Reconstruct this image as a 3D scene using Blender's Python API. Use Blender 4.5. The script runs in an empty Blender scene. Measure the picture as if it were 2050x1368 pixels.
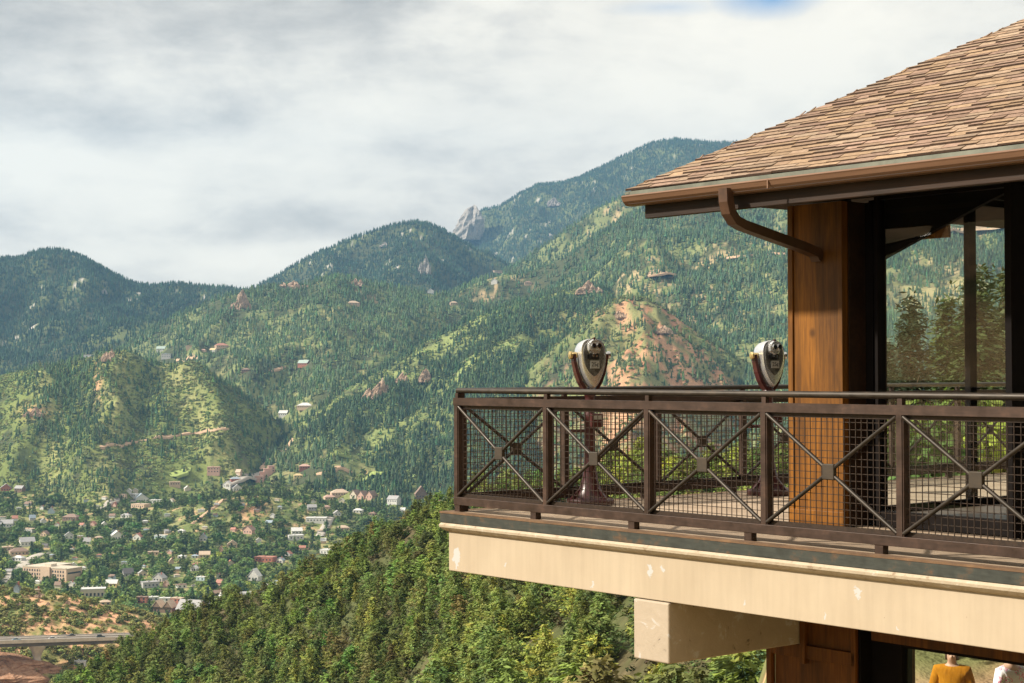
import bpy, bmesh, math, random
import numpy as np
from mathutils import Vector, Matrix
random.seed(7); RNG = np.random.default_rng(7)
SC = bpy.context.scene
COL = SC.collection
R = math.radians

# ------------------------------------------------------------------ camera model
F_PX, PITCH, ROLL = 3419.878, 0.0174, 0.0032          # focal length in photo pixels (photo 2050 x 1368)
AL, X0, Y0 = 0.6889, -0.4819, 15.2658                  # deck corner and facade direction

def ray(px, py):
    a0, b0 = px - 1025.0, py - 684.0
    c, s = math.cos(ROLL), math.sin(ROLL)
    a = c * a0 - s * b0; b = s * a0 + c * b0
    w = -b / F_PX; x = a / F_PX
    cy, sy = math.cos(PITCH), math.sin(PITCH)
    y = cy - w * sy
    return x / y, (sy + w * cy) / y                    # k = x/y, e = z/y

def pix(k, e):
    """direction -> photo pixel (arrays)"""
    k = np.asarray(k, float); e = np.asarray(e, float)
    cy, sy = math.cos(PITCH), math.sin(PITCH)
    d = cy + e * sy; w = -sy + e * cy
    a = k / d * F_PX; b = -w / d * F_PX
    c, s = math.cos(ROLL), math.sin(ROLL)
    return 1025 + c * a + s * b, 684 - s * a + c * b

cam_d = bpy.data.cameras.new('camera'); cam = bpy.data.objects.new('camera', cam_d); COL.objects.link(cam)
cam_d.sensor_width = 36; cam_d.lens = F_PX / 2050 * 36; cam_d.clip_start = 0.1; cam_d.clip_end = 60000
cam.rotation_mode = 'XYZ'
cam.matrix_world = Matrix.Rotation(math.pi / 2 + PITCH, 4, 'X') @ Matrix.Rotation(-ROLL, 4, 'Z')
SC.camera = cam

# ------------------------------------------------------------------ object helpers
def tag(o, label=None, cat=None, group=None, kind=None):
    if label: o['label'] = label
    if cat: o['category'] = cat
    if group: o['group'] = group
    if kind: o['kind'] = kind
    return o

def empty(name, loc=(0, 0, 0), rz=0.0, label=None, cat=None, group=None):
    o = bpy.data.objects.new(name, None); COL.objects.link(o)
    o.location = loc; o.rotation_euler = (0, 0, rz); o.empty_display_size = 0.3
    return tag(o, label, cat, group)

def link(name, me, parent=None, mats=None):
    o = bpy.data.objects.new(name, me); COL.objects.link(o)
    if parent is not None: o.parent = parent
    if mats is not None:
        for m in (mats if isinstance(mats, (list, tuple)) else [mats]): me.materials.append(m)
    return o

def np_mesh(name, V, Fc, cols=None, smooth=False, mats=None, matidx=None):
    """numpy mesh: V (n,3), Fc (m,k) all faces with k corners, cols (n,3) point colours"""
    V = np.asarray(V, np.float32); Fc = np.asarray(Fc, np.int32)
    me = bpy.data.meshes.new(name)
    n, m, k = len(V), len(Fc), Fc.shape[1]
    me.vertices.add(n); me.vertices.foreach_set('co', V.ravel())
    me.loops.add(m * k); me.loops.foreach_set('vertex_index', Fc.ravel())
    me.polygons.add(m); me.polygons.foreach_set('loop_start', np.arange(0, m * k, k, dtype=np.int32))
    if matidx is not None: me.polygons.foreach_set('material_index', np.asarray(matidx, np.int32))
    me.polygons.foreach_set('use_smooth', np.full(m, bool(smooth)))
    if cols is not None:
        at_ = me.color_attributes.new('Col', 'FLOAT_COLOR', 'POINT')
        c4 = np.ones((n, 4), np.float32); c4[:, :3] = cols
        at_.data.foreach_set('color', c4.ravel())
    me.update(calc_edges=True)
    if mats:
        for mm in mats: me.materials.append(mm)
    return me

# mesh builder for small things
class MB:
    def __init__(s): s.v = []; s.f = []; s.c = []; s.col = (1, 1, 1)
    def add(s, vs, fs):
        b = len(s.v); s.v += [tuple(v) for v in vs]; s.f += [tuple(b + i for i in f) for f in fs]; s.c += [s.col] * len(vs); return s
    def box(s, x0, x1, y0, y1, z0, z1):
        return s.add([(x0, y0, z0), (x1, y0, z0), (x1, y1, z0), (x0, y1, z0), (x0, y0, z1), (x1, y0, z1), (x1, y1, z1), (x0, y1, z1)],
                     [(0, 3, 2, 1), (4, 5, 6, 7), (0, 1, 5, 4), (1, 2, 6, 5), (2, 3, 7, 6), (3, 0, 4, 7)])
    def hull8(s, p): # eight corners in box order
        return s.add(p, [(0, 3, 2, 1), (4, 5, 6, 7), (0, 1, 5, 4), (1, 2, 6, 5), (2, 3, 7, 6), (3, 0, 4, 7)])
    def bar(s, p, q, w, h=None, up=(0, 0, 1)):
        """rectangular bar from p to q, w wide, h high"""
        h = h or w; p = Vector(p); q = Vector(q); d = (q - p).normalized(); u = Vector(up)
        if abs(d.dot(u)) > .95: u = Vector((1, 0, 0))
        a = d.cross(u).normalized() * w / 2; b = a.cross(d).normalized() * h / 2
        c = [(-1, -1), (1, -1), (1, 1), (-1, 1)]
        vs = [p + a * i + b * j for i, j in c] + [q + a * i + b * j for i, j in c]
        return s.add(vs, [(0, 1, 2, 3), (7, 6, 5, 4), (0, 4, 5, 1), (1, 5, 6, 2), (2, 6, 7, 3), (3, 7, 4, 0)])
    def tube(s, pts, rad, n=8, caps=True):
        pts = [Vector(p) for p in pts]; rad = rad if isinstance(rad, (list, tuple)) else [rad] * len(pts)
        vs = []; prev = None
        for i, p in enumerate(pts):
            d = (pts[min(i + 1, len(pts) - 1)] - pts[max(i - 1, 0)]).normalized()
            if prev is None:
                u = Vector((0, 0, 1)) if abs(d.z) < .9 else Vector((1, 0, 0)); a = d.cross(u).normalized()
            else: a = (prev - d * prev.dot(d)).normalized()
            prev = a; b = d.cross(a)
            for j in range(n):
                t = 2 * math.pi * j / n; vs.append(p + (a * math.cos(t) + b * math.sin(t)) * rad[i])
        fs = []
        for i in range(len(pts) - 1):
            for j in range(n):
                j2 = (j + 1) % n; fs.append((i * n + j, i * n + j2, (i + 1) * n + j2, (i + 1) * n + j))
        if caps: fs += [tuple(range(n))[::-1], tuple((len(pts) - 1) * n + j for j in range(n))]
        return s.add(vs, fs)
    def lathe(s, prof, n=24, cx=0, cy=0, cz=0):
        vs = []; fs = []
        for r_, z in prof:
            for j in range(n):
                t = 2 * math.pi * j / n; vs.append((cx + r_ * math.cos(t), cy + r_ * math.sin(t), cz + z))
        for i in range(len(prof) - 1):
            for j in range(n):
                j2 = (j + 1) % n; fs.append((i * n + j, i * n + j2, (i + 1) * n + j2, (i + 1) * n + j))
        fs += [tuple(range(n))[::-1], tuple((len(prof) - 1) * n + j for j in range(n))]
        return s.add(vs, fs)
    def prism(s, poly, y0, y1, axis='y'):
        """poly in (x,z) extruded along y (axis y), or in (x,y) extruded along z, or (y,z) along x"""
        n = len(poly)
        def P(a, b, t): return (a, t, b) if axis == 'y' else ((a, b, t) if axis == 'z' else (t, a, b))
        vs = [P(a, b, y0) for a, b in poly] + [P(a, b, y1) for a, b in poly]
        fs = [tuple(range(n)), tuple(range(2 * n - 1, n - 1, -1))] + [(i, n + i, n + (i + 1) % n, (i + 1) % n) for i in range(n)]
        return s.add(vs, fs)
    def mesh(s, name, smooth=False, cols=False):
        me = bpy.data.meshes.new(name); me.from_pydata(s.v, [], s.f)
        bm = bmesh.new(); bm.from_mesh(me); bmesh.ops.recalc_face_normals(bm, faces=bm.faces); bm.to_mesh(me); bm.free()
        if cols:
            a = me.color_attributes.new('Col', 'FLOAT_COLOR', 'POINT')
            a.data.foreach_set('color', np.array([tuple(c) + (1,) for c in s.c], np.float32).ravel())
        if smooth: me.polygons.foreach_set('use_smooth', [True] * len(me.polygons))
        me.update(); return me
    def build(s, name, mat, parent=None, smooth=False, cols=False, bevel=0, angle=None):
        me = s.mesh(name, smooth, cols); o = link(name, me, parent, mat)
        if bevel:
            b = o.modifiers.new('bevel', 'BEVEL'); b.width = bevel; b.segments = 2; b.limit_method = 'ANGLE'; b.angle_limit = R(40)
        if smooth and angle:
            try: me.set_sharp_from_angle(angle=R(angle))
            except Exception: pass
        return o

# ------------------------------------------------------------------ materials
class NT:
    def __init__(s, name):
        s.m = bpy.data.materials.new(name); s.m.use_nodes = True; s.t = s.m.node_tree; s.n = s.t.nodes
        s.b = s.n['Principled BSDF']; s.out = s.n['Material Output']
    def new(s, t, **kw):
        n = s.n.new(t)
        for k, v in kw.items(): setattr(n, k, v)
        return n
    def lk(s, a, b): s.t.links.new(a, b)
    def val(s, sock, v):
        if hasattr(v, 'links'): s.lk(v, sock)
        else: sock.default_value = (tuple(v) + (1,)) if isinstance(v, (tuple, list)) and len(v) == 3 and sock.type == 'RGBA' else v
    def coord(s, scale=(1, 1, 1), kind='Object', rot=(0, 0, 0)):
        tc = s.new('ShaderNodeTexCoord'); mp = s.new('ShaderNodeMapping'); s.lk(tc.outputs[kind], mp.inputs[0])
        mp.inputs['Scale'].default_value = scale; mp.inputs['Rotation'].default_value = rot; return mp.outputs[0]
    def noise(s, vec, scale=1, detail=4, rough=.55, dist=0):
        n = s.new('ShaderNodeTexNoise'); s.lk(vec, n.inputs['Vector']); n.inputs['Scale'].default_value = scale
        n.inputs['Detail'].default_value = detail; n.inputs['Roughness'].default_value = rough; n.inputs['Distortion'].default_value = dist
        return n.outputs['Fac']
    def ramp(s, fac, stops, interp='LINEAR'):
        r = s.new('ShaderNodeValToRGB'); s.lk(fac, r.inputs[0]); cr = r.color_ramp; cr.interpolation = interp
        while len(cr.elements) < len(stops): cr.elements.new(.5)
        for e, (p, c) in zip(cr.elements, stops):
            e.position = p; e.color = (tuple(c) + (1,)) if not isinstance(c, (int, float)) else (c, c, c, 1)
        return r.outputs[0]
    def mix(s, fac, a, b, mode='MIX'):
        n = s.new('ShaderNodeMix', data_type='RGBA', blend_type=mode)
        s.val(n.inputs[0], fac); s.val(n.inputs[6], a); s.val(n.inputs[7], b); return n.outputs[2]
    def math(s, op, a, b=0.0, clamp=False):
        n = s.new('ShaderNodeMath', operation=op); n.use_clamp = clamp; s.val(n.inputs[0], a); s.val(n.inputs[1], b); return n.outputs[0]
    def attr(s, name='Col'):
        n = s.new('ShaderNodeAttribute'); n.attribute_name = name; return n.outputs['Color']
    def bump(s, h, strength=.3, dist=.01):
        n = s.new('ShaderNodeBump'); n.inputs['Strength'].default_value = strength; n.inputs['Distance'].default_value = dist
        s.lk(h, n.inputs['Height']); s.lk(n.outputs[0], s.b.inputs['Normal'])
    def fin(s, col, rough=.7, metal=0.0, spec=None):
        s.val(s.b.inputs['Base Color'], col); s.val(s.b.inputs['Roughness'], rough); s.val(s.b.inputs['Metallic'], metal)
        if spec is not None: s.b.inputs['Specular IOR Level'].default_value = spec
        return s.m

def simple(name, col, rough=.6, metal=0.0, var=.25, scale=8, spec=None):
    t = NT(name); v = t.coord(); n = t.noise(v, scale, 5, .6)
    c = t.ramp(n, [(.3, tuple(x * (1 - var) for x in col)), (.7, tuple(min(1, x * (1 + var)) for x in col))])
    return t.fin(c, rough, metal, spec)

# ------------------------------------------------------------------ value noise
def _hash(ix, iy, seed):
    h = (ix.astype(np.int64) * 374761393 + iy.astype(np.int64) * 668265263 + seed * 1442695041) & 0xFFFFFFFF
    h = ((h ^ (h >> 13)) * 1274126177) & 0xFFFFFFFF
    return ((h ^ (h >> 16)) & 0xFFFF) / 65535.0
def vnoise(x, y, seed=0):
    xi = np.floor(x); yi = np.floor(y); fx = x - xi; fy = y - yi
    fx = fx * fx * fx * (fx * (fx * 6 - 15) + 10); fy = fy * fy * fy * (fy * (fy * 6 - 15) + 10)
    a = _hash(xi, yi, seed); b = _hash(xi + 1, yi, seed); c = _hash(xi, yi + 1, seed); d = _hash(xi + 1, yi + 1, seed)
    return (a * (1 - fx) + b * fx) * (1 - fy) + (c * (1 - fx) + d * fx) * fy
def fbm(x, y, seed=0, oct=4, gain=.5):
    s = 0; amp = 1; tot = 0
    for i in range(oct):
        s = s + amp * vnoise(x * 2 ** i + i * 17.3, y * 2 ** i - i * 9.1, seed + i); tot += amp; amp *= gain
    return s / tot
def sstep(a, b, x):
    t = np.clip((x - a) / (b - a), 0, 1); return t * t * (3 - 2 * t)

# ------------------------------------------------------------------ terrain
# every range: crest points (photo px, py) at a real distance in metres, front slope, back slope, crest rounding
LAY = {}
def layer(name, pts, depth, a, b, w, amp=0.0, L=200):
    ks = []; es = []; ds = []
    for i, p in enumerate(pts):
        k, e = ray(p[0], p[1]); ks.append(k); es.append(e); ds.append(p[2] if len(p) > 2 else depth)
    LAY[name] = (np.array(ks), np.array(es), np.array(ds, float), a, b, w, amp, L)
layer('far', [(-200, 649), (300, 649), (700, 569), (860, 509), (890, 483), (930, 471), (965, 421), (1000, 414), (1040, 389), (1075, 374), (1130, 369), (1165, 357), (1200, 339), (1250, 312), (1300, 290), (1350, 281), (1420, 285), (1500, 287), (1600, 299), (1800, 339), (2100, 389), (2700, 459)], 8500, .36, .4, 120, 330, 700)
layer('dome', [(300, 690), (380, 640), (430, 618), (480, 594), (530, 568), (580, 541), (640, 508), (700, 480), (740, 467), (790, 452), (830, 446), (860, 452), (890, 467), (930, 491), (980, 512), (1040, 545), (1100, 590), (1200, 650), (1300, 760)], 5900, .33, .45, 90, 210, 420)
layer('leftpeak', [(-500, 560), (-50, 525), (0, 522), (40, 520), (60, 511), (100, 502), (130, 506), (170, 520), (220, 548), (270, 572), (310, 576), (340, 571), (370, 570), (400, 575), (460, 580), (520, 590), (600, 620), (700, 670), (800, 740)], 5200, .3, .45, 90, 190, 420)
layer('leftflank', [(-500, 640), (-100, 700), (0, 706), (60, 712), (120, 690), (180, 668), (240, 645), (310, 640), (370, 660), (450, 720), (550, 800)], 4300, .25, .35, 90, 110, 300)
layer('rightback', [(900, 600), (980, 562), (1020, 539), (1060, 517), (1100, 487), (1150, 452), (1200, 415), (1250, 392), (1290, 386), (1340, 379), (1450, 362), (1600, 342), (1800, 330), (2050, 330), (2700, 400)], 4700, .36, .4, 70, 140, 350)
layer('rightmid', [(820, 640), (900, 592), (960, 563), (1010, 550), (1060, 545), (1100, 530), (1150, 506), (1200, 472), (1260, 432), (1300, 414), (1400, 404), (1600, 394), (2050, 384), (2700, 420)], 4000, .30, .35, 70, 130, 300)
layer('centre', [(60, 800), (150, 742), (240, 702), (300, 662), (350, 634), (400, 615), (440, 599), (470, 592), (500, 584), (560, 576), (600, 575), (640, 563), (670, 557), (700, 560), (740, 569), (800, 580), (860, 588), (920, 600), (960, 609), (1000, 606), (1040, 600), (1100, 598), (1180, 620), (1250, 660), (1350, 760)], 3900, .27, .35, 70, 110, 260)
layer('ridge', [(500, 935, 2750), (560, 885, 2800), (600, 847, 2820), (640, 817, 2850), (700, 777, 2900), (760, 742, 2950), (820, 707, 3000), (880, 672, 3050), (940, 642, 3100), (1000, 620, 3150), (1060, 602, 3200), (1120, 585, 3250), (1170, 573, 3280), (1210, 578, 3300), (1250, 600, 3300), (1300, 650, 3300), (1380, 740, 3300), (1500, 840, 3300)], 3000, .30, .35, 50, 115, 190)
layer('sandhill', [(860, 930), (940, 858), (1000, 794), (1050, 748), (1100, 703), (1150, 658), (1190, 625), (1230, 601), (1260, 592), (1290, 597), (1330, 618), (1370, 648), (1420, 683), (1480, 718), (1550, 758), (1650, 800), (1800, 840), (2100, 900)], 2700, .42, .5, 25, 75, 90)
layer('lefthill', [(-500, 800), (-50, 759), (0, 753), (60, 741), (130, 730), (190, 714), (215, 706), (235, 707), (260, 717), (330, 729), (380, 735), (420, 747), (470, 778), (520, 815), (550, 843), (580, 872), (600, 905), (620, 950), (660, 1010)], 2900, .40, .45, 40, 48, 150)
layer('redhill', [(-400, 1180), (-50, 1180), (0, 1182), (60, 1186), (130, 1194), (200, 1210), (260, 1224), (310, 1238), (360, 1258), (420, 1292), (500, 1345)], 1010, .32, .4, 15, 9, 30)
layer('slope', [(-300, 1500, 400), (60, 1455, 400), (120, 1400, 420), (180, 1362, 440), (240, 1316, 450), (300, 1282, 460), (380, 1250, 465), (450, 1216, 465), (560, 1184, 460), (640, 1146, 450), (720, 1102, 440), (800, 1062, 420), (870, 1030, 400), (940, 1008, 380), (1000, 998, 350), (1100, 992, 320), (1200, 986, 290), (1300, 980, 260), (1500, 970, 230), (1700, 950, 200), (2050, 900, 160), (2700, 850, 140)], 400, .06, .45, 12, 6, 40)
FL_Y = np.array([0, 700, 900, 1300, 1450, 1800, 2150, 2450, 2650, 2900, 3300, 4000, 5000, 12000.])
FL_Z = np.array([-175, -175, -178, -198, -200, -206, -193, -172, -150, -118, -80, -70, -70, -70.])

def H(k, y, want=False):
    """terrain height at x = k*y, depth y (metres); camera at height 0"""
    k = np.asarray(k, float); y = np.asarray(y, float); x = k * y
    best = np.interp(y, FL_Y, FL_Z) + (fbm(x / 160, y / 160, 3, 3) - .5) * 14
    knoll = 32 * np.exp(-(((x - (-330)) / 120) ** 2 + ((y - 2180) / 120) ** 2))
    best = best + knoll + 26 * np.exp(-(((x - (-110)) / 130) ** 2 + ((y - 2520) / 110) ** 2))
    best = best - 14 * np.exp(-((y - 880) / 45) ** 2) * sstep(-.18, -.24, k)
    ids = np.zeros(k.shape, np.int8)
    for i, (name, (ks, es, ds, a, b, w, amp, L)) in enumerate(LAY.items()):
        yc = np.interp(k, ks, ds); zc = np.interp(k, ks, es) * yc
        zc = zc - yc * 1.6 * (np.clip(ks[0] - k, 0, 9) + np.clip(k - ks[-1], 0, 9))
        d = yc - y
        drop = np.where(d > 0, a * (np.sqrt(d * d + w * w) - w), b * (np.sqrt(d * d + w * w) - w))
        if amp:
            g = 1 - np.abs(2 * fbm(x / L, y / (L * 2.2), 11 + 7 * i, 4) - 1) * 1.6
            drop = drop + amp * np.maximum(.80 - g, -.12) * sstep(0, w * 3, np.abs(d)) * .62 + amp * .05 * (fbm(x / L * 4, y / L * 4, 50 + i, 3) - .5)
        z = zc - drop
        if name == 'lefthill':      # grassy spurs running down towards the valley
            for k0, sk, A, wd in ((-.2285, .010, 36, .013), (-.196, -.030, 44, .016), (-.273, .012, 28, .012), (-.165, -.022, 24, .011)):
                kc = k0 - sk * np.clip(d, 0, 700) / 300.0 + (fbm(x / 120, y / 90, 19, 2) - .5) * .022
                z = z + A * np.exp(-((k - kc) / wd) ** 2) * sstep(0, 130, d) * sstep(820, 350, d)
        m = z > best; best = np.where(m, z, best); ids = np.where(m, i + 1, ids)
    # the shelf the lookout building stands on, a rocky bank behind it, the observer's terrace and the bank at far left
    shelf = np.interp(y, [0, 24, 46, 70, 100, 140, 160], [-4.6, -4.6, -1.7, -1.9, -6, -30, -60]) + (fbm(x / 2.5, y / 2.5, 77, 4) - .5) * 1.5 * sstep(22, 26, y)
    shelf = shelf - 3.0 * np.clip(.190 * y + .3 - x, 0, 400)
    m = (shelf > best) & (y < 170); best = np.where(m, shelf, best); ids = np.where(m, 30, ids)
    terr = -1.65 - np.clip((np.hypot(x, y) - 3.2) * 2.2, 0, 400)
    m = (terr > best) & (y < 60); best = np.where(m, terr, best); ids = np.where(m, 31, ids)
    bank = np.minimum(-7 + .34 * (-26 - x), 17) - 1.2 * np.clip(y - 60, 0, 400)
    m = (bank > best) & (y < 80) & (y > -80) & (x < -18); best = np.where(m, bank, best); ids = np.where(m, 32, ids)
    up = x * math.sin(AL) - y * math.cos(AL)      # unseen rocky hillside right of and behind the observer, added to block sky light
    blocker_bank = np.minimum(-1.9 + 1.15 * (up - 3.2), 13) + (fbm(x / 2.2, y / 2.2, 81, 4) - .5) * 1.6
    m = (blocker_bank > best) & (up > 3.2) & (y < 30); best = np.where(m, blocker_bank, best); ids = np.where(m, 33, ids)
    return (best, ids) if want else best
LID = {n: i + 1 for i, n in enumerate(LAY)}

YM = np.exp(np.linspace(math.log(70), math.log(9800), 4200))
def ground_at(px, py, y0=100):
    """first terrain hit of the sight line through a photo pixel -> (x, y, z)"""
    k, e = ray(px, py); h = H(np.full(YM.shape, k), YM); hit = np.nonzero((h >= e * YM) & (YM > y0))[0]
    i = hit[0] if len(hit) else len(YM) - 1
    return np.array([k * YM[i], YM[i], h[i]])

def terrain_colour(k, y, z, ids):
    x = k * y; px, py = pix(k, z / y)
    n1 = fbm(x / 60, y / 60, 201, 4); n2 = fbm(x / 17, y / 17, 205, 4); n3 = fbm(x / 300, y / 300, 209, 3); n4 = fbm(x / 6, y / 6, 213, 3)
    C = np.zeros(k.shape + (3,))
    def lerp(c, t): return C * (1 - t[..., None]) + np.array(c) * t[..., None]
    C[...] = (.055, .062, .032)
    C = lerp((.085, .10, .042), sstep(.45, .6, n1))
    near = y < 3600
    C = lerp((.12, .145, .05), (sstep(.42, .62, n1) * near))
    C = lerp((.24, .225, .10), (sstep(.52, .72, n2) * near * .7))
    g = np.isin(ids, [LID['rightback'], LID['rightmid'], LID['centre']])
    C = lerp((.15, .165, .075), g * sstep(.5, .66, n1) * .8)
    C = lerp((.34, .25, .15), g * sstep(.6, .7, n2) * sstep(.5, .62, n3) * .8)
    # bare slope seen through the glass of the lookout
    C = lerp((.33, .27, .14), g * (px > 1760) * np.exp(-((px - 1880) / 110) ** 2 - ((py - 585) / 55) ** 2) * sstep(.3, .5, n1))
    # rocks on the far ranges
    fr = np.isin(ids, [LID['far'], LID['dome'], LID['leftpeak']])
    C = lerp((.34, .31, .29), fr * sstep(.66, .74, n2 * .5 + n1 * .5))
    # left hill: pale ribs, green scrub, red cuts
    lh = ids == LID['lefthill']
    C = lerp((.13, .155, .045), lh * sstep(.35, .55, n2) * .9)
    rib = np.exp(-((px - (245 - (py - 720) * .15)) / 26) ** 2) + np.exp(-((px - (345 + (py - 730) * .55)) / 34) ** 2) + np.exp(-((px - (90 + (py - 760) * .1)) / 20) ** 2)
    C = lerp((.27, .26, .11), lh * np.clip(rib, 0, 1) * sstep(.3, .55, n4) * .8)
    C = lerp((.42, .24, .14), lh * (np.exp(-((px - 195) / 9) ** 2 - ((py - 760) / 45) ** 2) + np.exp(-((px - 70) / 26) ** 2 - ((py - 825) / 12) ** 2)) * sstep(.3, .45, n2))
    # sand hill
    sh = ids == LID['sandhill']
    C = lerp((.20, .125, .085), sh * (px < 1215) * sstep(.38, .55, n2) * .8)
    bare = np.clip(sstep(1190, 1235, px + (py - 640) * .15 + (n1 - .5) * 120) * sstep(1450, 1320, px - (py - 640) * .9 + (n1 - .5) * 160), 0, 1)
    C = lerp((.36, .205, .12), sh * bare * sstep(.26, .40, n2 * .6 + n4 * .4))
    C = lerp((.30, .145, .085), sh * bare * sstep(.44, .52, n1) * .85)
    C = lerp((.43, .29, .19), sh * bare * sstep(.58, .66, n2) * .7)
    C = lerp((.13, .155, .06), sh * sstep(.47, .54, n2 * .5 + n1 * .5) * .85)
    rd = ids == LID['ridge']; dr_ = np.interp(k, LAY['ridge'][0], LAY['ridge'][2]) - y
    C = lerp((.09, .115, .042), rd * sstep(.3, .5, n2) * .8)
    C = lerp((.15, .165, .06), rd * sstep(.52, .66, n1) * .9)
    C = lerp((.36, .20, .13), rd * sstep(.60, .67, n2) * sstep(.5, .6, n3) * .7)
    C = lerp((.20, .23, .085), rd * np.exp(-((dr_ - 60) / 50) ** 2) * sstep(.3, .5, n2))
    C = lerp((.19, .22, .08), rd * np.exp(-((dr_ - 330) / 40) ** 2) * sstep(.35, .5, n2))
    # valley floor
    vf = ids == 0
    C = lerp((.11, .14, .045), vf * sstep(.3, .5, n2))
    C = lerp((.23, .22, .10), vf * sstep(.5, .62, n2) * .8)
    C = lerp((.42, .26, .16), vf * sstep(.62, .68, n4 * .5 + n2 * .5) * .8)
    C = lerp((.40, .22, .13), vf * np.exp(-((px - 505) / 30) ** 2 - ((py - 1010) / 40) ** 2) * sstep(.4, .55, n4))
    # red slope over the road bridge
    rh = (ids == LID['redhill']) | (vf & (y < 1000))
    C = lerp((.50, .29, .18), rh * sstep(.36, .46, n4 * .6 + n2 * .4))
    C = lerp((.17, .17, .065), rh * sstep(.54, .62, n2 * .5 + n1 * .5))
    # slope below the balcony
    sl = ids == LID['slope']
    C = lerp((.075, .062, .034), sl * 1.0)
    C = lerp((.13, .105, .06), sl * sstep(.62, .76, n4) * .7)
    C = lerp((.065, .075, .030), sl * sstep(.4, .56, n2) * .9)
    bk = ids >= 30
    C = lerp((.40, .27, .15), bk * 1.0)
    C = lerp((.26, .17, .10), bk * sstep(.45, .6, n4)); C = lerp((.12, .135, .055), bk * sstep(.44, .54, fbm(x / 3, y / 3, 290, 3)) * .92)
    return np.clip(C * np.array([1.3, 1.3, 1.25]), 0, 1)

def grid_faces(nr, nc):
    i = np.arange(nr - 1)[:, None] * nc + np.arange(nc - 1)[None]
    return np.stack([i, i + 1, i + nc + 1, i + nc], -1).reshape(-1, 4)

t = NT('ground_mat')
cc = t.attr(); v = t.coord(); nz = t.noise(v, .35, 6, .65)
gcol = t.mix(1.0, cc, t.ramp(nz, [(.25, .62), (.75, 1.38)]), 'MULTIPLY')
t.bump(t.noise(v, .8, 5, .7), .6, .5)
GROUND = t.fin(gcol, .95, 0, .1)

KG = np.concatenate([np.linspace(-.5, -.33, 30)[:-1], np.linspace(-.33, .33, 640), np.linspace(.33, .5, 30)[1:]])
YG = np.exp(np.linspace(math.log(66), math.log(9600), 860))
KK, YY = np.meshgrid(KG, YG)
ZZ, IDS = H(KK, YY, True)
tc_ = terrain_colour(KK, YY, ZZ, IDS)
me = np_mesh('hills', np.stack([KK * YY, YY, ZZ], -1).reshape(-1, 3), grid_faces(len(YG), len(KG)), tc_.reshape(-1, 3), True, [GROUND])
tag(link('hills', me), kind='structure')
XN, YN = np.meshgrid(np.concatenate([np.arange(-150, -60, 3.0), np.arange(-60, 55, .8)]), np.arange(-16, 76, .8))
YN_ = np.where(np.abs(YN) < .05, .05, YN)
ZN, IN = H(XN / YN_, YN_, True)
cn = terrain_colour(XN / YN_, np.abs(YN_), ZN, IN)
ZN = ZN - .25 * sstep(60, 70, YN)
me = np_mesh('ground', np.stack([XN, YN, ZN], -1).reshape(-1, 3), grid_faces(*XN.shape), cn.reshape(-1, 3), True, [GROUND])
tag(link('ground', me), kind='structure')

# horizon table for culling what can never be seen
EE = ZZ / YY; RUN = np.maximum.accumulate(EE, 0)
LYG0, LYGS = math.log(66), (math.log(9600) - math.log(66)) / 859
KG_IDX = np.arange(len(KG))
def seen(k, y, z, h, margin=.0022):
    ci = np.clip(np.interp(k, KG, KG_IDX).round().astype(int), 0, len(KG) - 1)
    ri = np.clip(((np.log(y) - LYG0) / LYGS).astype(int) - 2, 0, 859)
    return ((z + h) / y > RUN[ri, ci] - margin) & (np.abs(k) < .345)
CLOUD_STR=.94; HAZE=float(0.00005); HAZE_COL=(.30,.60,1.0)
# ------------------------------------------------------------------ foliage
def leaf_mat(name, tint=(1, 1, 1), trans=.15):
    t = NT(name); c = t.attr(); oi = t.new('ShaderNodeObjectInfo')
    r = t.ramp(oi.outputs['Random'], [(0, (.52, .60, .58)), (.3, (.9, .95, .85)), (.55, (1.28, 1.2, .9)), (.8, (.70, .85, .85)), (1, (1.12, 1.15, .9))])
    c = t.mix(1.0, c, r, 'MULTIPLY'); c = t.mix(1.0, c, tint, 'MULTIPLY')
    t.fin(c, .75, 0, .25)
    tr = t.new('ShaderNodeBsdfTranslucent'); t.lk(t.mix(1.0, c, (1.15, 1.1, .6), 'MULTIPLY'), tr.inputs['Color'])
    mx = t.new('ShaderNodeMixShader'); mx.inputs[0].default_value = trans
    t.lk(t.b.outputs[0], mx.inputs[1]); t.lk(tr.outputs[0], mx.inputs[2]); t.lk(mx.outputs[0], t.out.inputs['Surface'])
    return t.m
def far_mat(name):
    t = NT(name); return t.fin(t.attr(), .9, 0, .15)
LEAF = leaf_mat('needle_mat'); LEAFB = leaf_mat('broadleaf_mat', trans=.22); FARLEAF = far_mat('far_foliage_mat')
BARK = simple('bark_mat', (.13, .09, .06), .9, 0, .4, 6)

def quads_to_mesh(cent, nrm, size, asp, rng, along=None):
    """leaf sprays: one small quad at every centre, facing nrm"""
    n = len(cent); up = rng.normal(size=(n, 3)) if along is None else np.cross(along, nrm); a = np.cross(nrm, up) if along is None else along - nrm * (along * nrm).sum(1)[:, None]; a /= np.linalg.norm(a, axis=1)[:, None] + 1e-9
    b = np.cross(nrm, a); b /= np.linalg.norm(b, axis=1)[:, None] + 1e-9
    s = size[:, None]
    V = np.stack([cent - a * s, cent - b * s * asp, cent + a * s, cent + b * s * asp], 1).reshape(-1, 3)
    return V, np.arange(n * 4).reshape(n, 4)

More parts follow.
